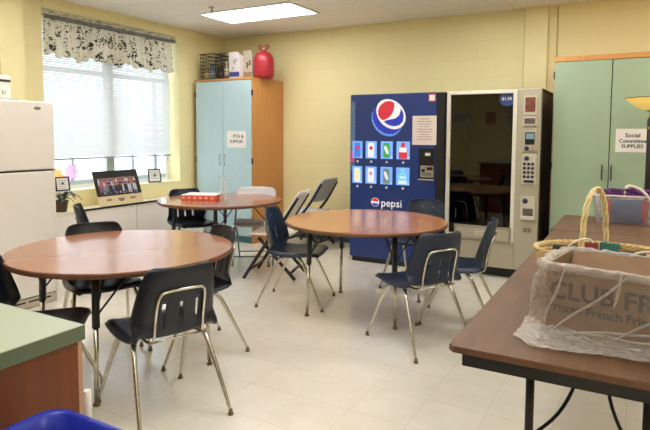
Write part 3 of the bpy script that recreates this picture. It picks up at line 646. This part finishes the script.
prism(b, pts, -.001, 0, 'XZ'); obj('sticker_burst', b, mat('sticker_blue', (40, 66, 130), .4), s)
text('lettering', '$1.50', .042, M['paper'], s, (-.008, -.0016, 0), bold=.001)

# ------------------------------------------------------------------ round tables
def round_table(x, y, m, rot, label):
    t = thing('round_table', label, 'table', (x, y, 0), rot, 'round tables with adjustable legs')
    Rt, zt, th = .63, .715, .028
    b = B(); lathe(b, [(0, zt), (Rt-.004, zt), (Rt-.002, zt-.003), (Rt-.002, zt-th), (0, zt-th)], seg=96, smooth=False); obj('tabletop', b, m, t, rot=(0, 0, -rot))
    b = B(); lathe(b, [(Rt-.003, zt-.0015), (Rt+.001, zt-.004), (Rt+.001, zt-th+.002), (Rt-.003, zt-th-.001)], seg=96); obj('edge_band', b, M['wedge'], t)
    b = B()
    for k in range(4):
        a = k*PI/2; n = (k+1)*PI/2
        tube(b, [(.47*math.cos(a), .47*math.sin(a), zt-th-.016), (.47*math.cos(n), .47*math.sin(n), zt-th-.016)], .013, 6)
    obj('apron', b, M['black'], t)
    for k in range(4):
        a = k*PI/2; c, s = math.cos(a), math.sin(a)
        b = B(); tube(b, [(.47*c, .47*s, zt-th), (.478*c, .478*s, .40)], .0195, 14); lg = obj('leg', b, M['black'], t)
        b = B(); tube(b, [(.478*c, .478*s, .41), (.492*c, .492*s, .03)], .0125, 12); obj('leg_insert', b, M['chrome'], lg)
        b = B(); lathe(b, [(0, 0), (.018, 0), (.018, .008), (.010, .02), (.010, .04), (0, .04)], .494*c, .494*s, 14); obj('glide', b, M['glide'], lg)
        b = B(); q = .24
        tube(b, [(.474*c-.004*s, .474*s+.004*c, .46), ((.44*c-q*s*.7), (.44*s+q*c*.7), zt-th-.004)], .0055, 6); obj('brace', b, M['black'], lg)
        b = B(); tube(b, [(.472*c, .472*s, .47), (.30*c, .30*s, zt-th-.004)], .0055, 6); obj('brace', b, M['black'], lg)
    return t
round_table(-2.62, 2.26, M['wtop'], math.radians(32), 'large round brown table nearest the fridge, with nothing on it')
round_table(-1.851, 3.972, M['wtop_y'], math.radians(-129), 'round wooden table in front of the blue soda machine')
round_table(-3.741, 4.478, M['wtop_r'], math.radians(-56), 'round table by the aqua cabinet with the flat box and glass vase')

# ------------------------------------------------------------------ school chairs
def shell_profile():
    # (y, z, half width) from the seat front lip to the top of the back
    return [(.222, .418, .175), (.226, .428, .19), (.215, .438, .205), (.17, .444, .216), (.10, .441, .222), (.03, .436, .224), (-.04, .433, .222), (-.10, .434, .219),
            (-.145, .440, .216), (-.172, .452, .214), (-.188, .472, .213), (-.198, .50, .212), (-.207, .54, .209), (-.216, .58, .205), (-.225, .62, .200),
            (-.234, .66, .194), (-.243, .70, .186), (-.251, .73, .178), (-.256, .75, .170), (-.259, .766, .156), (-.2605, .776, .130)]
def resample(P, n):
    out = []
    for k in range(n):
        u = k/(n-1)*(len(P)-1); i = min(int(u), len(P)-2); f = u-i; out.append(tuple(P[i][j]*(1-f)+P[i+1][j]*f for j in range(3)))
    return out
def shell_part(part):
    P = resample(shell_profile(), 61); cut = 27; rng = range(0, cut+1) if part == 'seat' else range(cut, 61)
    NU = 44; b = B(); G = {}
    for j in rng:
        y, z, hw = P[j]
        for i in range(NU+1):
            u = -1+2*i/NU; x = hw*u; back = max(0, min(1, (z-.45)/.06)); cur = abs(u)**3
            yy = y+(.052*u*u+.022*max(0, (abs(u)-.8)/.2)**1.5*max(0, min(1, (.76-z)/.2)))*back; rim = max(0, (abs(u)-.84)/.16)**1.6; zz = z+(.012*cur*(1-rim) - .010*(1-u*u) - .020*rim*min(1, j/12))*(1-back)
            if back < 1: zz += .02*cur*max(0, -y-.02)*4*(1-back)
            if j < 8: zz -= .010*cur*(1-j/8)
            G[j, i] = b.verts.new((x, yy, zz))
    for j in list(rng)[:-1]:
        for i in range(NU):
            u = -1+2*(i+.5)/NU; z = (P[j][1]+P[j+1][1])/2; x = u*P[j][2]
            if part != 'seat' and .485 < z < .612 and any(abs(x-c) < .0115 for c in (-.085, 0, .085)): continue
            f = b.faces.new((G[j, i], G[j, i+1], G[j+1, i+1], G[j+1, i])); f.smooth = True
    for v in list(b.verts):
        if not v.link_faces: b.verts.remove(v)
    return b
def leg_path(sx, sy):
    return smooth_path([(sx*.228, sy*.27, .018), (sx*.212, sy*.20, .17), (sx*.190, sy*.115, .345), (sx*.178, sy*.082, .388), (sx*.155, sy*.06, .412), (sx*.11, sy*.055, .418)], 4)
def make_chair(shell, label):
    t = thing('school_chair', label, 'chair', (0, 0, 0), 0, 'plastic school chairs on chrome legs')
    for p in ('seat', 'backrest'):
        o = obj(p, shell_part(p), shell, t); md = o.modifiers.new('thick', 'SOLIDIFY'); md.thickness = .009; md.offset = 0
    b = B()
    pts = [(-.13, .10, .412), (-.13, -.05, .411), (-.131, -.13, .411), (-.128, -.172, .418), (-.124, -.188, .445), (-.122, -.194, .50), (-.120, -.213, .58), (-.116, -.228, .63), (-.106, -.236, .655), (-.078, -.244, .667), (0, -.2515, .671)]
    full = pts+[(-x, y, z) for x, y, z in pts[::-1][1:]]
    tube(b, smooth_path(full, 3), .0075, 8); obj('back_frame', b, M['chrome'], t)
    b = B(); tube(b, [(-.14, -.185, .424), (.14, -.185, .424)], .006, 8); tube(b, [(-.15, .06, .418), (.15, .06, .418)], .009, 8); tube(b, [(-.15, -.06, .418), (.15, -.06, .418)], .009, 8); obj('seat_rail', b, M['chrome'], t)
    for sx in (-1, 1):
        for sy in (1, -1):
            pth = leg_path(sx, sy); n = len(pth); b = B(); tube(b, pth, [.0088+.0062*min(1, k/(n*.6)) for k in range(n)], 10); lg = obj('leg', b, M['chrome'], t)
            b = B(); lathe(b, [(0, 0), (.013, 0), (.015, .006), (.010, .016), (.009, .03), (0, .03)], sx*.2285, sy*.271, 12); obj('glide', b, M['glide'], lg)
        b = B(); lathe(b, [(0, 0), (.005, 0), (.004, .003), (0, .004)], seg=10); bmesh.ops.transform(b, matrix=Matrix.Translation((sx*.055, -.236, .705)) @ Matrix.Rotation(-PI/2, 4, 'X'), verts=b.verts); obj('rivet', b, M['steel'], t)
    return t
c_black = make_chair(M['shell'], '')
c_blue = None
def place_chair(src, x, y, deg, label):
    global used
    t = src if not src.get('placed') else copy_tree(src)
    src['placed'] = 1
    t.location = (x, y, 0); t.rotation_euler = (0, 0, math.radians(deg)-PI/2); t['label'] = label
    return t
place_chair(c_black, -2.04, 1.985, 160, 'black school chair in the left foreground, its slotted back towards the viewer')
place_chair(c_black, -2.455, 2.663, 243, 'black school chair on the right far side of the large round table, seen side-on')
place_chair(c_black, -3.02, 2.42, -27, 'black school chair tucked in behind the large round table before the white heating unit')
place_chair(c_black, -2.60, 1.68, 41, 'black school chair at the left edge, beside the green countertop, partly cut off')
place_chair(c_black, -4.0, 3.27, 50, 'black school chair side-on below the potted plant, right beside the fridge')
c_blue = make_chair(M['shell_b'], '')
place_chair(c_blue, -2.433, 3.87, 16.5, 'navy school chair on the left of the middle round table, in profile facing right')
place_chair(c_blue, -1.237, 3.497, 148, 'navy school chair in front of the middle round table, chrome frame on its back')
place_chair(c_blue, -1.74, 4.84, -95, 'blue school chair behind the middle round table, in front of the soda machine')
place_chair(c_blue, -1.12, 4.065, 188, 'blue school chair in profile in front of the snack machine')
place_chair(c_blue, -4.17, 4.52, -25, 'navy school chair behind the table with the glass vase, back slots showing')
for o in bpy.data.objects:
    if 'placed' in o: del o['placed']

# ------------------------------------------------------------------ folding chairs
def folding_chair(x, y, deg, pl_m, leg_m, thin, label):
    t = thing('folding_chair', label, 'chair', (x, y, 0), math.radians(deg)-PI/2, 'folding chairs near the corner cabinet')
    r = .009 if thin else .017; hw = .21
    for s in (-1, 1):
        b = B(); tube(b, smooth_path([(s*hw, .26, .0+r), (s*hw, .02, .38), (s*hw, -.12, .56), (s*(hw-.005), -.27, .80 if not thin else .78)], 3), r, 8); obj('front_leg', b, leg_m, t)
        b = B(); tube(b, [(s*(hw-.025), -.24, r), (s*(hw-.025), .12, .41)], r, 8); obj('rear_leg', b, leg_m, t)
    b = B(); tube(b, [(-hw, .20, .10), (hw, .20, .10)], r*.8, 6); obj('stretcher', b, leg_m, t)
    b = B(); tube(b, [(-hw+.025, -.19, .075), (hw-.025, -.19, .075)], r*.8, 6); obj('stretcher', b, leg_m, t)
    b = B(); G = []
    prof = [(.235, .415, .18), (.24, .43, .19), (.20, .445, .205), (.10, .44, .205), (0, .435, .203), (-.10, .437, .2), (-.17, .445, .19), (-.19, .44, .18)]
    for yy, zz, w_ in prof: G.append([b.verts.new((w_*(-1+2*i/10), yy, zz+.008*abs(-1+2*i/10)**2)) for i in range(11)])
    for A, C in zip(G, G[1:]):
        for i in range(10): f = b.faces.new((A[i], A[i+1], C[i+1], C[i])); f.smooth = True
    o = obj('seat', b, pl_m, t); o.modifiers.new('t', 'SOLIDIFY').thickness = .016 if not thin else .01
    b = B(); G = []; z0, z1 = (.565, .85) if not thin else (.60, .79)
    for j in range(9):
        v = j/8; z = z0+(z1-z0)*v; y_ = -.12-(z-.56)*.63; w_ = .225*(1-.10*(2*v-1)**4*(1 if v > .5 else .6))
        if j in (0, 8): w_ *= .88
        G.append([b.verts.new((w_*(-1+2*i/12), y_-.035*(1-(-1+2*i/12)**2)+.01, z)) for i in range(13)])
    for A, C in zip(G, G[1:]):
        for i in range(12): f = b.faces.new((A[i], A[i+1], C[i+1], C[i])); f.smooth = True
    o = obj('backrest', b, pl_m, t); o.modifiers.new('t', 'SOLIDIFY').thickness = .018 if not thin else .01
    return t
folding_chair(-3.60, 4.87, -58, M['grey_p'], mat('grey_leg_metal', (120, 124, 126), .4, metal=.4), True, 'grey folding chair standing behind the table with the glass vase')
folding_chair(-3.05, 4.48, 197, M['taupe'], M['black'], False, 'beige folding chair with thick dark legs between two round tables')
folding_chair(-3.54, 5.95, 181, mat('light_grey_plastic', (196, 197, 206), .5), M['black'], False, 'light grey folding chair against the yellow back wall')

# flat box and vase on the far table
t = thing('flat_box', 'flat white box with orange-red sides on the round table beside the vase', 'box', (-3.905, 4.39, .715), .38)
bx('box_base', mat('orange_red_card', (226, 92, 62), .55, var=.1, scale=60), t, -.18, .18, -.13, .13, 0, .048, bev=.002)
bx('box_lid', mat('white_card', (240, 232, 230), .5), t, -.178, .178, -.128, .128, .0482, .054)
b = B()
for k in range(6): box(b, -.17+k*.06, -.14+k*.06, -.1312, -.1302, .015, .035)
obj('side_print', b, mat('pale_print', (245, 180, 160), .6), t)
t = thing('glass_vase', 'clear empty glass vase standing on the far round table', 'vase', (-3.665, 4.44, .715))
gl = film('clear_glass', (235, 245, 245), .88, .03, .6)
b = B(); lathe(b, [(0, 0.001), (.043, 0.001), (.046, .01), (.040, .06), (.038, .12), (.044, .19), (.048, .235), (.0455, .235), (.0415, .19), (.0355, .12), (.0375, .06), (.042, .02), (0, .018)], seg=32); obj('vase_body', b, gl, t)

# ------------------------------------------------------------------ green-topped cabinet, blue bin
t = thing('base_cabinet', 'brown cabinet with a sage green countertop in the left foreground', 'cabinet', (-1.21, .915, 0))
bx('countertop', mat('green_laminate_top', (160, 170, 144), .35, var=.02), t, -1.3, -.001, -1.3, -.001, .868, .90)
b = B(); box(b, -1.3, .0, -.0009, .0, .866, .8985); box(b, -.0009, .001, -1.3, .0, .862, .8985); obj('edge_band', b, mat('sage_edge', (100, 112, 88), .45), t)
b = B(); box(b, -1.27, -.012, -1.27, -.013, .0, .866); obj('cabinet_carcass', b, wood('brown_veneer', (112, 56, 26), (124, 64, 32), .45, 'Z'), t)
bx('corner_trim', mat('pinkish_trim', (200, 160, 132), .5), t, -.045, -.02, -.0125, .006, .02, .86)
b = B(); tube(b, [(-.022, .018, .60), (-.022, .018, .715)], .0105, 10); obj('door_bumper', b, M['white'], t)
t = thing('recycling_bin', 'deep blue plastic recycling bin at the bottom left foreground', 'bin', (-1.165, .80, 0))
BP = mat('royal_blue_plastic', (26, 44, 160), .35)
def rrect(x0, x1, y0, y1, r, n=6):
    o = []
    for cx_, cy_, a0 in ((x1-r, y1-r, 0), (x0+r, y1-r, PI/2), (x0+r, y0+r, PI), (x1-r, y0+r, 1.5*PI)):
        for k in range(n+1): a = a0+PI/2*k/n; o.append((cx_+r*math.cos(a), cy_+r*math.sin(a)))
    return o
def loft(b, rings, close_last=True):
    V = [[b.verts.new(p) for p in R] for R in rings]
    for A, C in zip(V, V[1:]):
        n = len(A)
        for k in range(n): f = b.faces.new((A[k], A[(k+1) % n], C[(k+1) % n], C[k])); f.smooth = True
    b.faces.new(V[0]); 
    if close_last: b.faces.new(V[-1])
X0, X1, Y0, Y1 = .0, .55, -.40, 0
rings = []
for ins, z in ((.05, .0), (.012, .70), (-.0, .715), (-.004, .745), (.003, .752), (.012, .748), (.02, .70), (.055, .02)):
    rings.append([(x, y, z) for x, y in rrect(X0+ins, X1-ins, Y0+ins, Y1-ins, .055)])
b = B(); loft(b, rings[:4]+rings[4:]); obj('bin_body', b, BP, t)

# ------------------------------------------------------------------ folding tables on the right
def folding_table(x0, x1, y0, y1, axis, label):
    t = thing('folding_table', label, 'table', ((x0+x1)/2, (y0+y1)/2, 0), 0, 'brown folding tables on the right')
    hx, hy, z = (x1-x0)/2, (y1-y0)/2, .74
    c = .018; poly = [(-hx+c, -hy), (hx-c, -hy), (hx, -hy+c), (hx, hy-c), (hx-c, hy), (-hx+c, hy), (-hx, hy-c), (-hx, -hy+c)]
    b = B(); prism(b, poly, z-.018, z, 'XY'); obj('tabletop', b, M['walnut'], t)
    b = B(); k = .0015; prism(b, [(a*(hx+k)/hx, d*(hy+k)/hy) for a, d in poly], z-.0195, z-.003, 'XY'); obj('edge_band', b, M['walnut_edge'], t)
    b = B(); i = .035; w_ = .02
    box(b, -hx+i, hx-i, -hy+i, -hy+i+w_, z-.07, z-.0196); box(b, -hx+i, hx-i, hy-i-w_, hy-i, z-.07, z-.0196); box(b, -hx+i, -hx+i+w_, -hy+i+w_, hy-i-w_, z-.07, z-.0196); box(b, hx-i-w_, hx-i, -hy+i+w_, hy-i-w_, z-.07, z-.0196); obj('apron', b, M['black'], t)
    for s in (-1, 1):
        for q in (-1, 1):
            if axis == 'Y': lx, ly = q*.165-.003+0*hx, s*(hy-.2)
            else: lx, ly = s*(hx-.2), q*.2
            b = B(); tube(b, [(lx, ly, .02), (lx, ly, z-.02)], .0135, 12); lg = obj('leg', b, M['black'], t)
            b = B(); lathe(b, [(0, 0), (.017, 0), (.017, .03), (0, .03)], lx, ly, 12); obj('foot_cap', b, M['grey_p'], lg)
        b = B()
        if axis == 'Y':
            yy = s*(hy-.2); tube(b, [(-.168, yy, .22), (.162, yy, .22)], .009, 8); tube(b, [(-.168, yy, .66), (.162, yy, .66)], .009, 8)
        else:
            xx = s*(hx-.2); tube(b, [(xx, -.2, .22), (xx, .2, .22)], .009, 8)
        obj('leg_crossbar', b, M['black'], t)
        b = B()
        if axis == 'Y':
            for q in (-1, 1):
                yy = s*(hy-.2); tube(b, smooth_path([(q*.155, yy, .42), (q*.09, yy-s*.08, .47), (q*.05, yy-s*.2, .54), (q*.045, yy-s*.34, .64), (q*.045, yy-s*.42, .70)], 4), .006, 6)
            box(b, -.075, .075, s*(hy-.62)-.02, s*(hy-.62)+.02, .665, .71)
        else: box(b, s*(hx-.6)-.02, s*(hx-.6)+.02, -.07, .07, .67, .71)
        obj('folding_brace', b, M['black'], t)
    return t
folding_table(-.487, .275, 1.652, 4.09, 'Y', 'long brown folding table in the right foreground carrying the bagged box')
folding_table(-.503, 1.33, 4.10, 4.93, 'X', 'brown folding table set crosswise behind, carrying the clear plastic bin')

# cardboard box
BX, BY, BR = -.2385, 1.89, -.16
CW, CD, CH = .42, .29, .235
t = thing('cardboard_box', 'open brown cardboard box wrapped in a clear plastic bag on the folding table', 'box', (BX, BY, .742), BR)
CB_ = mat('cardboard', (132, 102, 74), .75, var=.06, scale=20)
b = B(); w_ = .004
box(b, 0, CW, 0, w_, 0, CH); box(b, 0, CW, CD-w_, CD, 0, CH); box(b, 0, w_, w_, CD-w_, 0, CH); box(b, CW-w_, CW, w_, CD-w_, 0, CH); box(b, w_, CW-w_, w_, CD-w_, 0, w_); obj('box_walls', b, CB_, t)
for (x0, x1, y0, y1) in ((.01, CW-.01, .012, .085), (.01, CW-.01, CD-.085, CD-.012)):
    b = B(); s = 1 if y0 < .1 else -1; ya, yb = (y0-.008, y1) if s > 0 else (y1+.008, y0)
    vs = [b.verts.new(p) for p in ((x0, ya, CH-.004), (x1, ya, CH-.004), (x1, yb, CH-.06), (x0, yb, CH-.06))]; b.faces.new(vs); o = obj('box_flap', b, CB_, t); o.modifiers.new('t', 'SOLIDIFY').thickness = .003
PR = mat('box_print', (74, 58, 48), .75)
text('lettering', 'CLUB FRIES', .076, PR, t, (.008, -.0012, .152), align='LEFT', bold=.002, sx=1.02)
text('lettering', 'Frozen French Fries', .0365, PR, t, (.006, -.0012, .100), align='LEFT', bold=.001, sx=1.0)
text('lettering', 'Product', .02, PR, t, (.02, -.0012, .205), align='LEFT')

# plastic bag round the box
t = thing('plastic_bag', 'crumpled clear plastic bag wrapped around the cardboard box', 'bag', (BX, BY, .742), BR)
BAG = film('clear_film', (214, 206, 198), .86, .22, .8, .45, 12, .8); BAG2 = film('bunched_film', (220, 212, 204), .74, .22, .9, .6, 20, 1.0)
def bag_ring(ins, z, amp, n=150, ph=0, side=0):
    R = []
    base = rrect(-ins-side, CW+ins, -ins, CD+ins, .03+max(0, ins)*.6, 8)
    P = [Vector((a, c_)) for a, c_ in base]; L = [0]
    for k in range(len(P)): L.append(L[-1]+(P[(k+1) % len(P)]-P[k]).length)
    for i in range(n):
        d = L[-1]*i/n; k = max(j for j in range(len(P)) if L[j] <= d); f = (d-L[k])/max(1e-9, L[k+1]-L[k]); p = P[k].lerp(P[(k+1) % len(P)], f)
        c0 = Vector((CW/2, CD/2)); nrm = (p-c0).normalized()
        q = noise.noise(Vector((p.x*16, p.y*16, z*11+ph))); q2 = noise.noise(Vector((p.x*48, p.y*48, z*30+ph)))
        p = p+nrm*(amp*(.6+q)+amp*.5*q2); R.append((p.x, p.y, z+amp*.5*q2))
    return R
b = B(); R = []
R.append(bag_ring(.004, .238, .004, ph=3)); 
for k, (ins, z, amp, sd) in enumerate(((.007, .222, .006, .012), (.008, .19, .010, .03), (.009, .15, .010, .045), (.009, .11, .010, .05), (.010, .075, .010, .04), (.012, .045, .012, .04), (.018, .024, .013, .045))): R.append(bag_ring(ins, z, amp, side=sd))
V = [[b.verts.new(p) for p in r_] for r_ in R]
for A, C in zip(V, V[1:]):
    for k in range(len(A)): f = b.faces.new((A[k], A[(k+1) % len(A)], C[(k+1) % len(A)], C[k])); f.smooth = True
obj('bag_wall', b, BAG, t)
# rolled top folded over the carton rim
b = B(); R = []
for ins, z, amp in ((.010, .216, .010), (.014, .226, .016), (.010, .237, .018), (-.002, .243, .016), (-.014, .238, .014), (-.018, .222, .010)): R.append(bag_ring(ins, z, amp, ph=9, side=.018))
V = [[b.verts.new(p) for p in r_] for r_ in R]
for A, C in zip(V, V[1:]):
    for k in range(len(A)): f = b.faces.new((A[k], A[(k+1) % len(A)], C[(k+1) % len(A)], C[k])); f.smooth = True
obj('bag_top', b, BAG2, t)
# loose skirt lying on the table in front
b = B(); NX, NY = 110, 22; G = []
for j in range(NY+1):
    row = []
    for i in range(NX+1):
        u, v = i/NX, j/NY
        x = -.075+u*(CW+.16); y = .0-v*(.085+.045*math.sin(u*5+1)+.02*noise.noise(Vector((u*9, 0, 1))))-.01
        if u < .12: y += (1-u/.12)*.05
        h = .004+.03*(1-v)**2*(1-.3*v)+.016*abs(noise.noise(Vector((u*7+v*4, v*9, 4))))*(1.1-v*.3)+.010*abs(noise.noise(Vector((u*26, v*12, 9))))
        row.append(b.verts.new((x, y, h)))
    G.append(row)
for A, C in zip(G, G[1:]):
    for i in range(NX): f = b.faces.new((A[i], A[i+1], C[i+1], C[i])); f.smooth = True
obj('bag_skirt', b, BAG2, t)
b = B()   # long pulled creases across the front
for p0, p1 in (((.02, .02), (.24, .235)), ((.05, .02), (.40, .10)), ((.20, .03), (.42, .20)), ((.0, .05), (.06, .23)), ((.10, .03), (.33, .055)), ((.22, .24), (.20, .13)), ((.3, .02), (.42, .05))):
    pts = []
    for k in range(13): u = k/12; pts.append((p0[0]+(p1[0]-p0[0])*u, -.022-.004*math.sin(u*9), p0[1]+(p1[1]-p0[1])*u+.006*math.sin(u*7)))
    tube(b, pts, [.0015+.003*math.sin(PI*k/12) for k in range(13)], 6)
obj('bag_creases', b, BAG2, t)

# wicker basket
WK = mat('wicker', (214, 184, 128), .55, var=.2, scale=40)
def basket(x, y, z, rx, ry, ht, rot, label):
    t = thing('wicker_basket', label, 'basket', (x, y, z), rot)
    b = B(); NS = 22
    for k in range(10):
        zz = .012+(ht-.02)*k/9; e = .74+.26*(k/9)**.7; pts = []
        for i in range(NS*4):
            a = 2*PI*i/(NS*4); o_ = .005*math.cos(a*NS/2*1.0+(k % 2)*PI); pts.append(((rx*e+o_)*math.cos(a), (ry*e+o_)*math.sin(a), zz))
        tube(b, pts, .0065, 5, closed=True)
    obj('woven_side', b, WK, t)
    b = B()
    for i in range(NS):
        a = 2*PI*(i+.5)/NS; tube(b, [(rx*(.74+.26*(v**.7))*math.cos(a), ry*(.74+.26*(v**.7))*math.sin(a), .006+(ht-.01)*v) for v in (0, .3, .6, 1)], .004, 5)
    obj('stakes', b, WK, t)
    b = B(); prism(b, [(rx*.74*math.cos(2*PI*k/40), ry*.74*math.sin(2*PI*k/40)) for k in range(40)], .002, .01, 'XY'); obj('basket_base', b, WK, t)
    b = B()
    for ph in (0, PI/2, PI, 1.5*PI):
        pts = [((rx+.008*math.cos(14*a+ph))*math.cos(a), (ry+.008*math.cos(14*a+ph))*math.sin(a), ht+.008*math.sin(14*a+ph)) for a in [2*PI*i/120 for i in range(120)]]
        tube(b, pts, .005, 5, closed=True)
    obj('rim', b, WK, t)
    return t
bk = basket(-.115, 2.60, .742, .265, .20, .155, 0, 'oval wicker basket with a tall hoop handle behind the cardboard box')
b = B()
for ph in (0, 2*PI/3, 4*PI/3):
    pts = []
    for i in range(61):
        u = i/60; a = PI*u; base = Vector((-.030-.040*math.cos(a), -.03-.09*math.cos(a), .125+.30*max(0, math.sin(a))**.7))
        pts.append(base+Vector((.0075*math.cos(u*22+ph), .004*math.sin(u*26+ph), .004*math.sin(u*26+ph))))
    tube(b, pts, .005, 6)
obj('handle', b, mat('pale_wicker', (226, 204, 150), .5, var=.15, scale=40), bk)
# goods in the basket
def book(x, y, z, rx_, rz, wd, ht, th, col, label):
    t = thing('book', label, 'book', (x, y, z), rz, 'books in the wicker basket')
    b = B(); box(b, -wd/2, wd/2, -th/2, -th/2+.003, 0, ht); box(b, -wd/2, wd/2, th/2-.003, th/2, 0, ht); box(b, -wd/2, -wd/2+.003, -th/2+.003, th/2-.003, 0, ht); obj('cover', b, mat('cover_%d_%d' % (col[0], col[1]), col, .35, var=.15, scale=14), t)
    bx('pages', M['paper'], t, -wd/2+.004, wd/2-.005, -th/2+.0031, th/2-.0031, .004, ht-.005); return t
book(-.255, 2.56, .756, 0, .15, .10, .16, .03, (60, 66, 60), 'dark book leftmost in the wicker basket')
book(-.165, 2.545, .756, 0, -.1, .07, .185, .025, (150, 70, 80), 'dull red book standing in the wicker basket')
book(-.085, 2.55, .756, 0, .05, .075, .19, .03, (60, 120, 120), 'teal book standing in the wicker basket')
book(.0, 2.56, .756, 0, -.05, .09, .158, .035, (44, 46, 50), 'black book standing in the wicker basket, right of the teal one')
# second, paler hoops
t = thing('wire_hoop', 'thin pale hoop handle rising from the goods behind the box', 'handle', (-.13, 2.42, .742))
b = B(); tube(b, smooth_path([(-.12, 0, .0), (-.115, 0, .16), (-.08, .0, .215), (-.03, 0, .235), (-.01, 0, .22)], 5), .004, 6); obj('hoop', b, mat('pale_cane', (225, 215, 195), .4), t)
t = thing('wire_hoop', 'thin pale hoop handle low behind the right end of the box', 'handle', (.03, 2.36, .742))
b = B(); tube(b, smooth_path([(-.06, 0, .0), (-.06, 0, .15), (-.04, .0, .195), (.02, 0, .215), (.10, 0, .20), (.14, 0, 0)], 5), .0045, 6); obj('hoop', b, mat('pale_cane_b', (225, 215, 195), .4), t)

# clear plastic bin with purple cloth
t = thing('storage_bin', 'clear plastic storage bin full of purple cloth on the rear folding table', 'bin', (-.10, 4.71, .742))
BN = film('bin_plastic', (222, 214, 220), .9, .3, .7)
rings = []
for ins, z in ((.03, .003), (.005, .195), (-.012, .20), (-.012, .212), (.002, .212), (.009, .195), (.034, .008)):
    rings.append([(x, y, z) for x, y in rrect(-.185+ins, .32-ins, -.12+ins, .20-ins, .03)])
b = B(); loft(b, rings); obj('bin_walls', b, BN, t)
b = B(); 
R1 = [(x, y, .205) for x, y in rrect(-.198, .333, -.133, .213, .035)]; tube(b, R1, .006, 6, closed=True); obj('rim', b, mat('pink_white_rim', (226, 196, 210), .4), t)
def crumple(name, cx_, cy_, z, sx, sy, sz, m, seedv, parent=None):
    b = B(); bmesh.ops.create_icosphere(b, subdivisions=4, radius=1)
    for v in b.verts:
        n_ = noise.noise(v.co*1.6+Vector((seedv, 0, 0)))*.35+abs(noise.noise(v.co*4+Vector((0, seedv, 0))))*.35
        v.co = Vector((math.copysign(abs(v.co.x)**.7, v.co.x)*sx, math.copysign(abs(v.co.y)**.7, v.co.y)*sy, math.copysign(abs(v.co.z)**.8, v.co.z)*sz))*(1+n_); v.co += Vector((cx_, cy_, z))
    for f in b.faces: f.smooth = False
    return obj(name, b, m, parent)
PU = mat('purple_cloth', (84, 30, 96), .7, var=.15)
for k, (x, y, z, a, c_, d, lab) in enumerate(((-.14, 4.69, .962, .065, .05, .03, 'purple folded cloth at the left end of the storage bin'), (-.02, 4.75, .966, .05, .05, .03, 'purple folded cloth in the middle of the storage bin'), (.08, 4.71, .962, .07, .05, .027, 'purple folded cloth at the right end of the storage bin'))):
    tag(crumple('cloth', x, y, z, a, c_, d, PU, k*3.1), lab, 'cloth', 'purple cloths in the storage bin')
tb = thing('folder', 'blue folder stored inside the clear plastic bin', 'folder', (-.09, 4.68, .752))
bx('folder_cover', mat('slate_blue_card', (92, 132, 176), .6), tb, -.07, .13, -.03, -.01, 0, .165); bx('folder_papers', M['paper'], tb, -.066, .126, -.0095, .02, .003, .16)
tb = thing('folder', 'red folder stored behind the blue one in the clear bin', 'folder', (-.10, 4.74, .752))
bx('folder_cover', mat('red_card', (224, 92, 96), .6), tb, -.085, .18, -.01, .01, 0, .155); bx('folder_papers', M['paper'], tb, -.08, .175, .011, .03, .003, .15)
# white curved handle above the bin
t = thing('tote_handle', 'white curved strap arching over the clear plastic bin', 'strap', (.05, 4.44, .742))
b = B(); tube(b, smooth_path([(-.115, 0, .275), (-.09, 0, .295), (-.02, 0, .27), (.04, 0, .2), (.09, 0, .1), (.12, 0, .008)], 5), .009, 8); obj('strap', b, mat('white_strap', (232, 222, 205), .5), t)

# floor lamp
t = thing('floor_lamp', 'dark column floor lamp with a yellow glass bowl before the green cabinet', 'lamp', (.105, 5.24, 0))
BR_ = mat('aged_brass', (150, 120, 70), .3, metal=.9)
b = B(); lathe(b, [(0, 0), (.15, 0), (.15, .015), (.1, .03), (.05, .045), (0, .045)], seg=32); obj('base', b, M['black'], t)
b = B(); lathe(b, [(0, .045), (.048, .045), (.048, 1.52), (.04, 1.53), (0, 1.53)], seg=24); obj('column', b, mat('dark_column', (30, 24, 22), .3), t)
b = B(); lathe(b, [(.05, 1.436), (.053, 1.441), (.05, 1.446), (.042, 1.506), (.03, 1.521), (.04, 1.536), (.034, 1.556), (.028, 1.576), (.06, 1.588), (.06, 1.594), (0, 1.594)], seg=24); obj('neck', b, BR_, t)
b = B(); lathe(b, [(0, 1.588), (.05, 1.59), (.10, 1.605), (.155, 1.638), (.215, 1.688), (.212, 1.692), (.15, 1.645), (.095, 1.612), (.048, 1.597), (0, 1.596)], seg=48); obj('lamp_shade', b, mat('amber_glass', (240, 208, 120), .35, emit=(236, 196, 96), estr=.4), t)
b = B(); lathe(b, [(.215, 1.687), (.218, 1.690), (.214, 1.694), (.211, 1.691)], seg=48); obj('shade_rim', b, BR_, t)

# posters on the wall behind the viewer, mirrored in the snack machine glass
for x, z, wd, ht, col, rz, lab in ((-3.85, 1.78, .5, .36, (230, 226, 214), .12, 'tilted white poster on the wall behind the viewer'), (-3.1, 1.8, .24, .3, (205, 150, 130), 0, 'small pink poster on the wall behind the viewer'), (-2.62, 1.8, .34, .42, (225, 222, 210), -.08, 'tall white poster on the wall behind the viewer')):
    s = thing('poster', lab, 'poster', (x, YF+.002, z)); p = bx('sheet', mat('poster_%d' % col[2], col, .8), s, -wd/2, wd/2, 0, .002, -ht/2, ht/2); s.rotation_euler = (0, rz, 0)
    b = B()
    for k in range(4): box(b, -wd*.32, wd*(.32-.05*(k % 2)), .002, .003, ht*.25-k*ht*.15, ht*.25-k*ht*.15+.012)
    obj('print_lines', b, M['ink'], p)
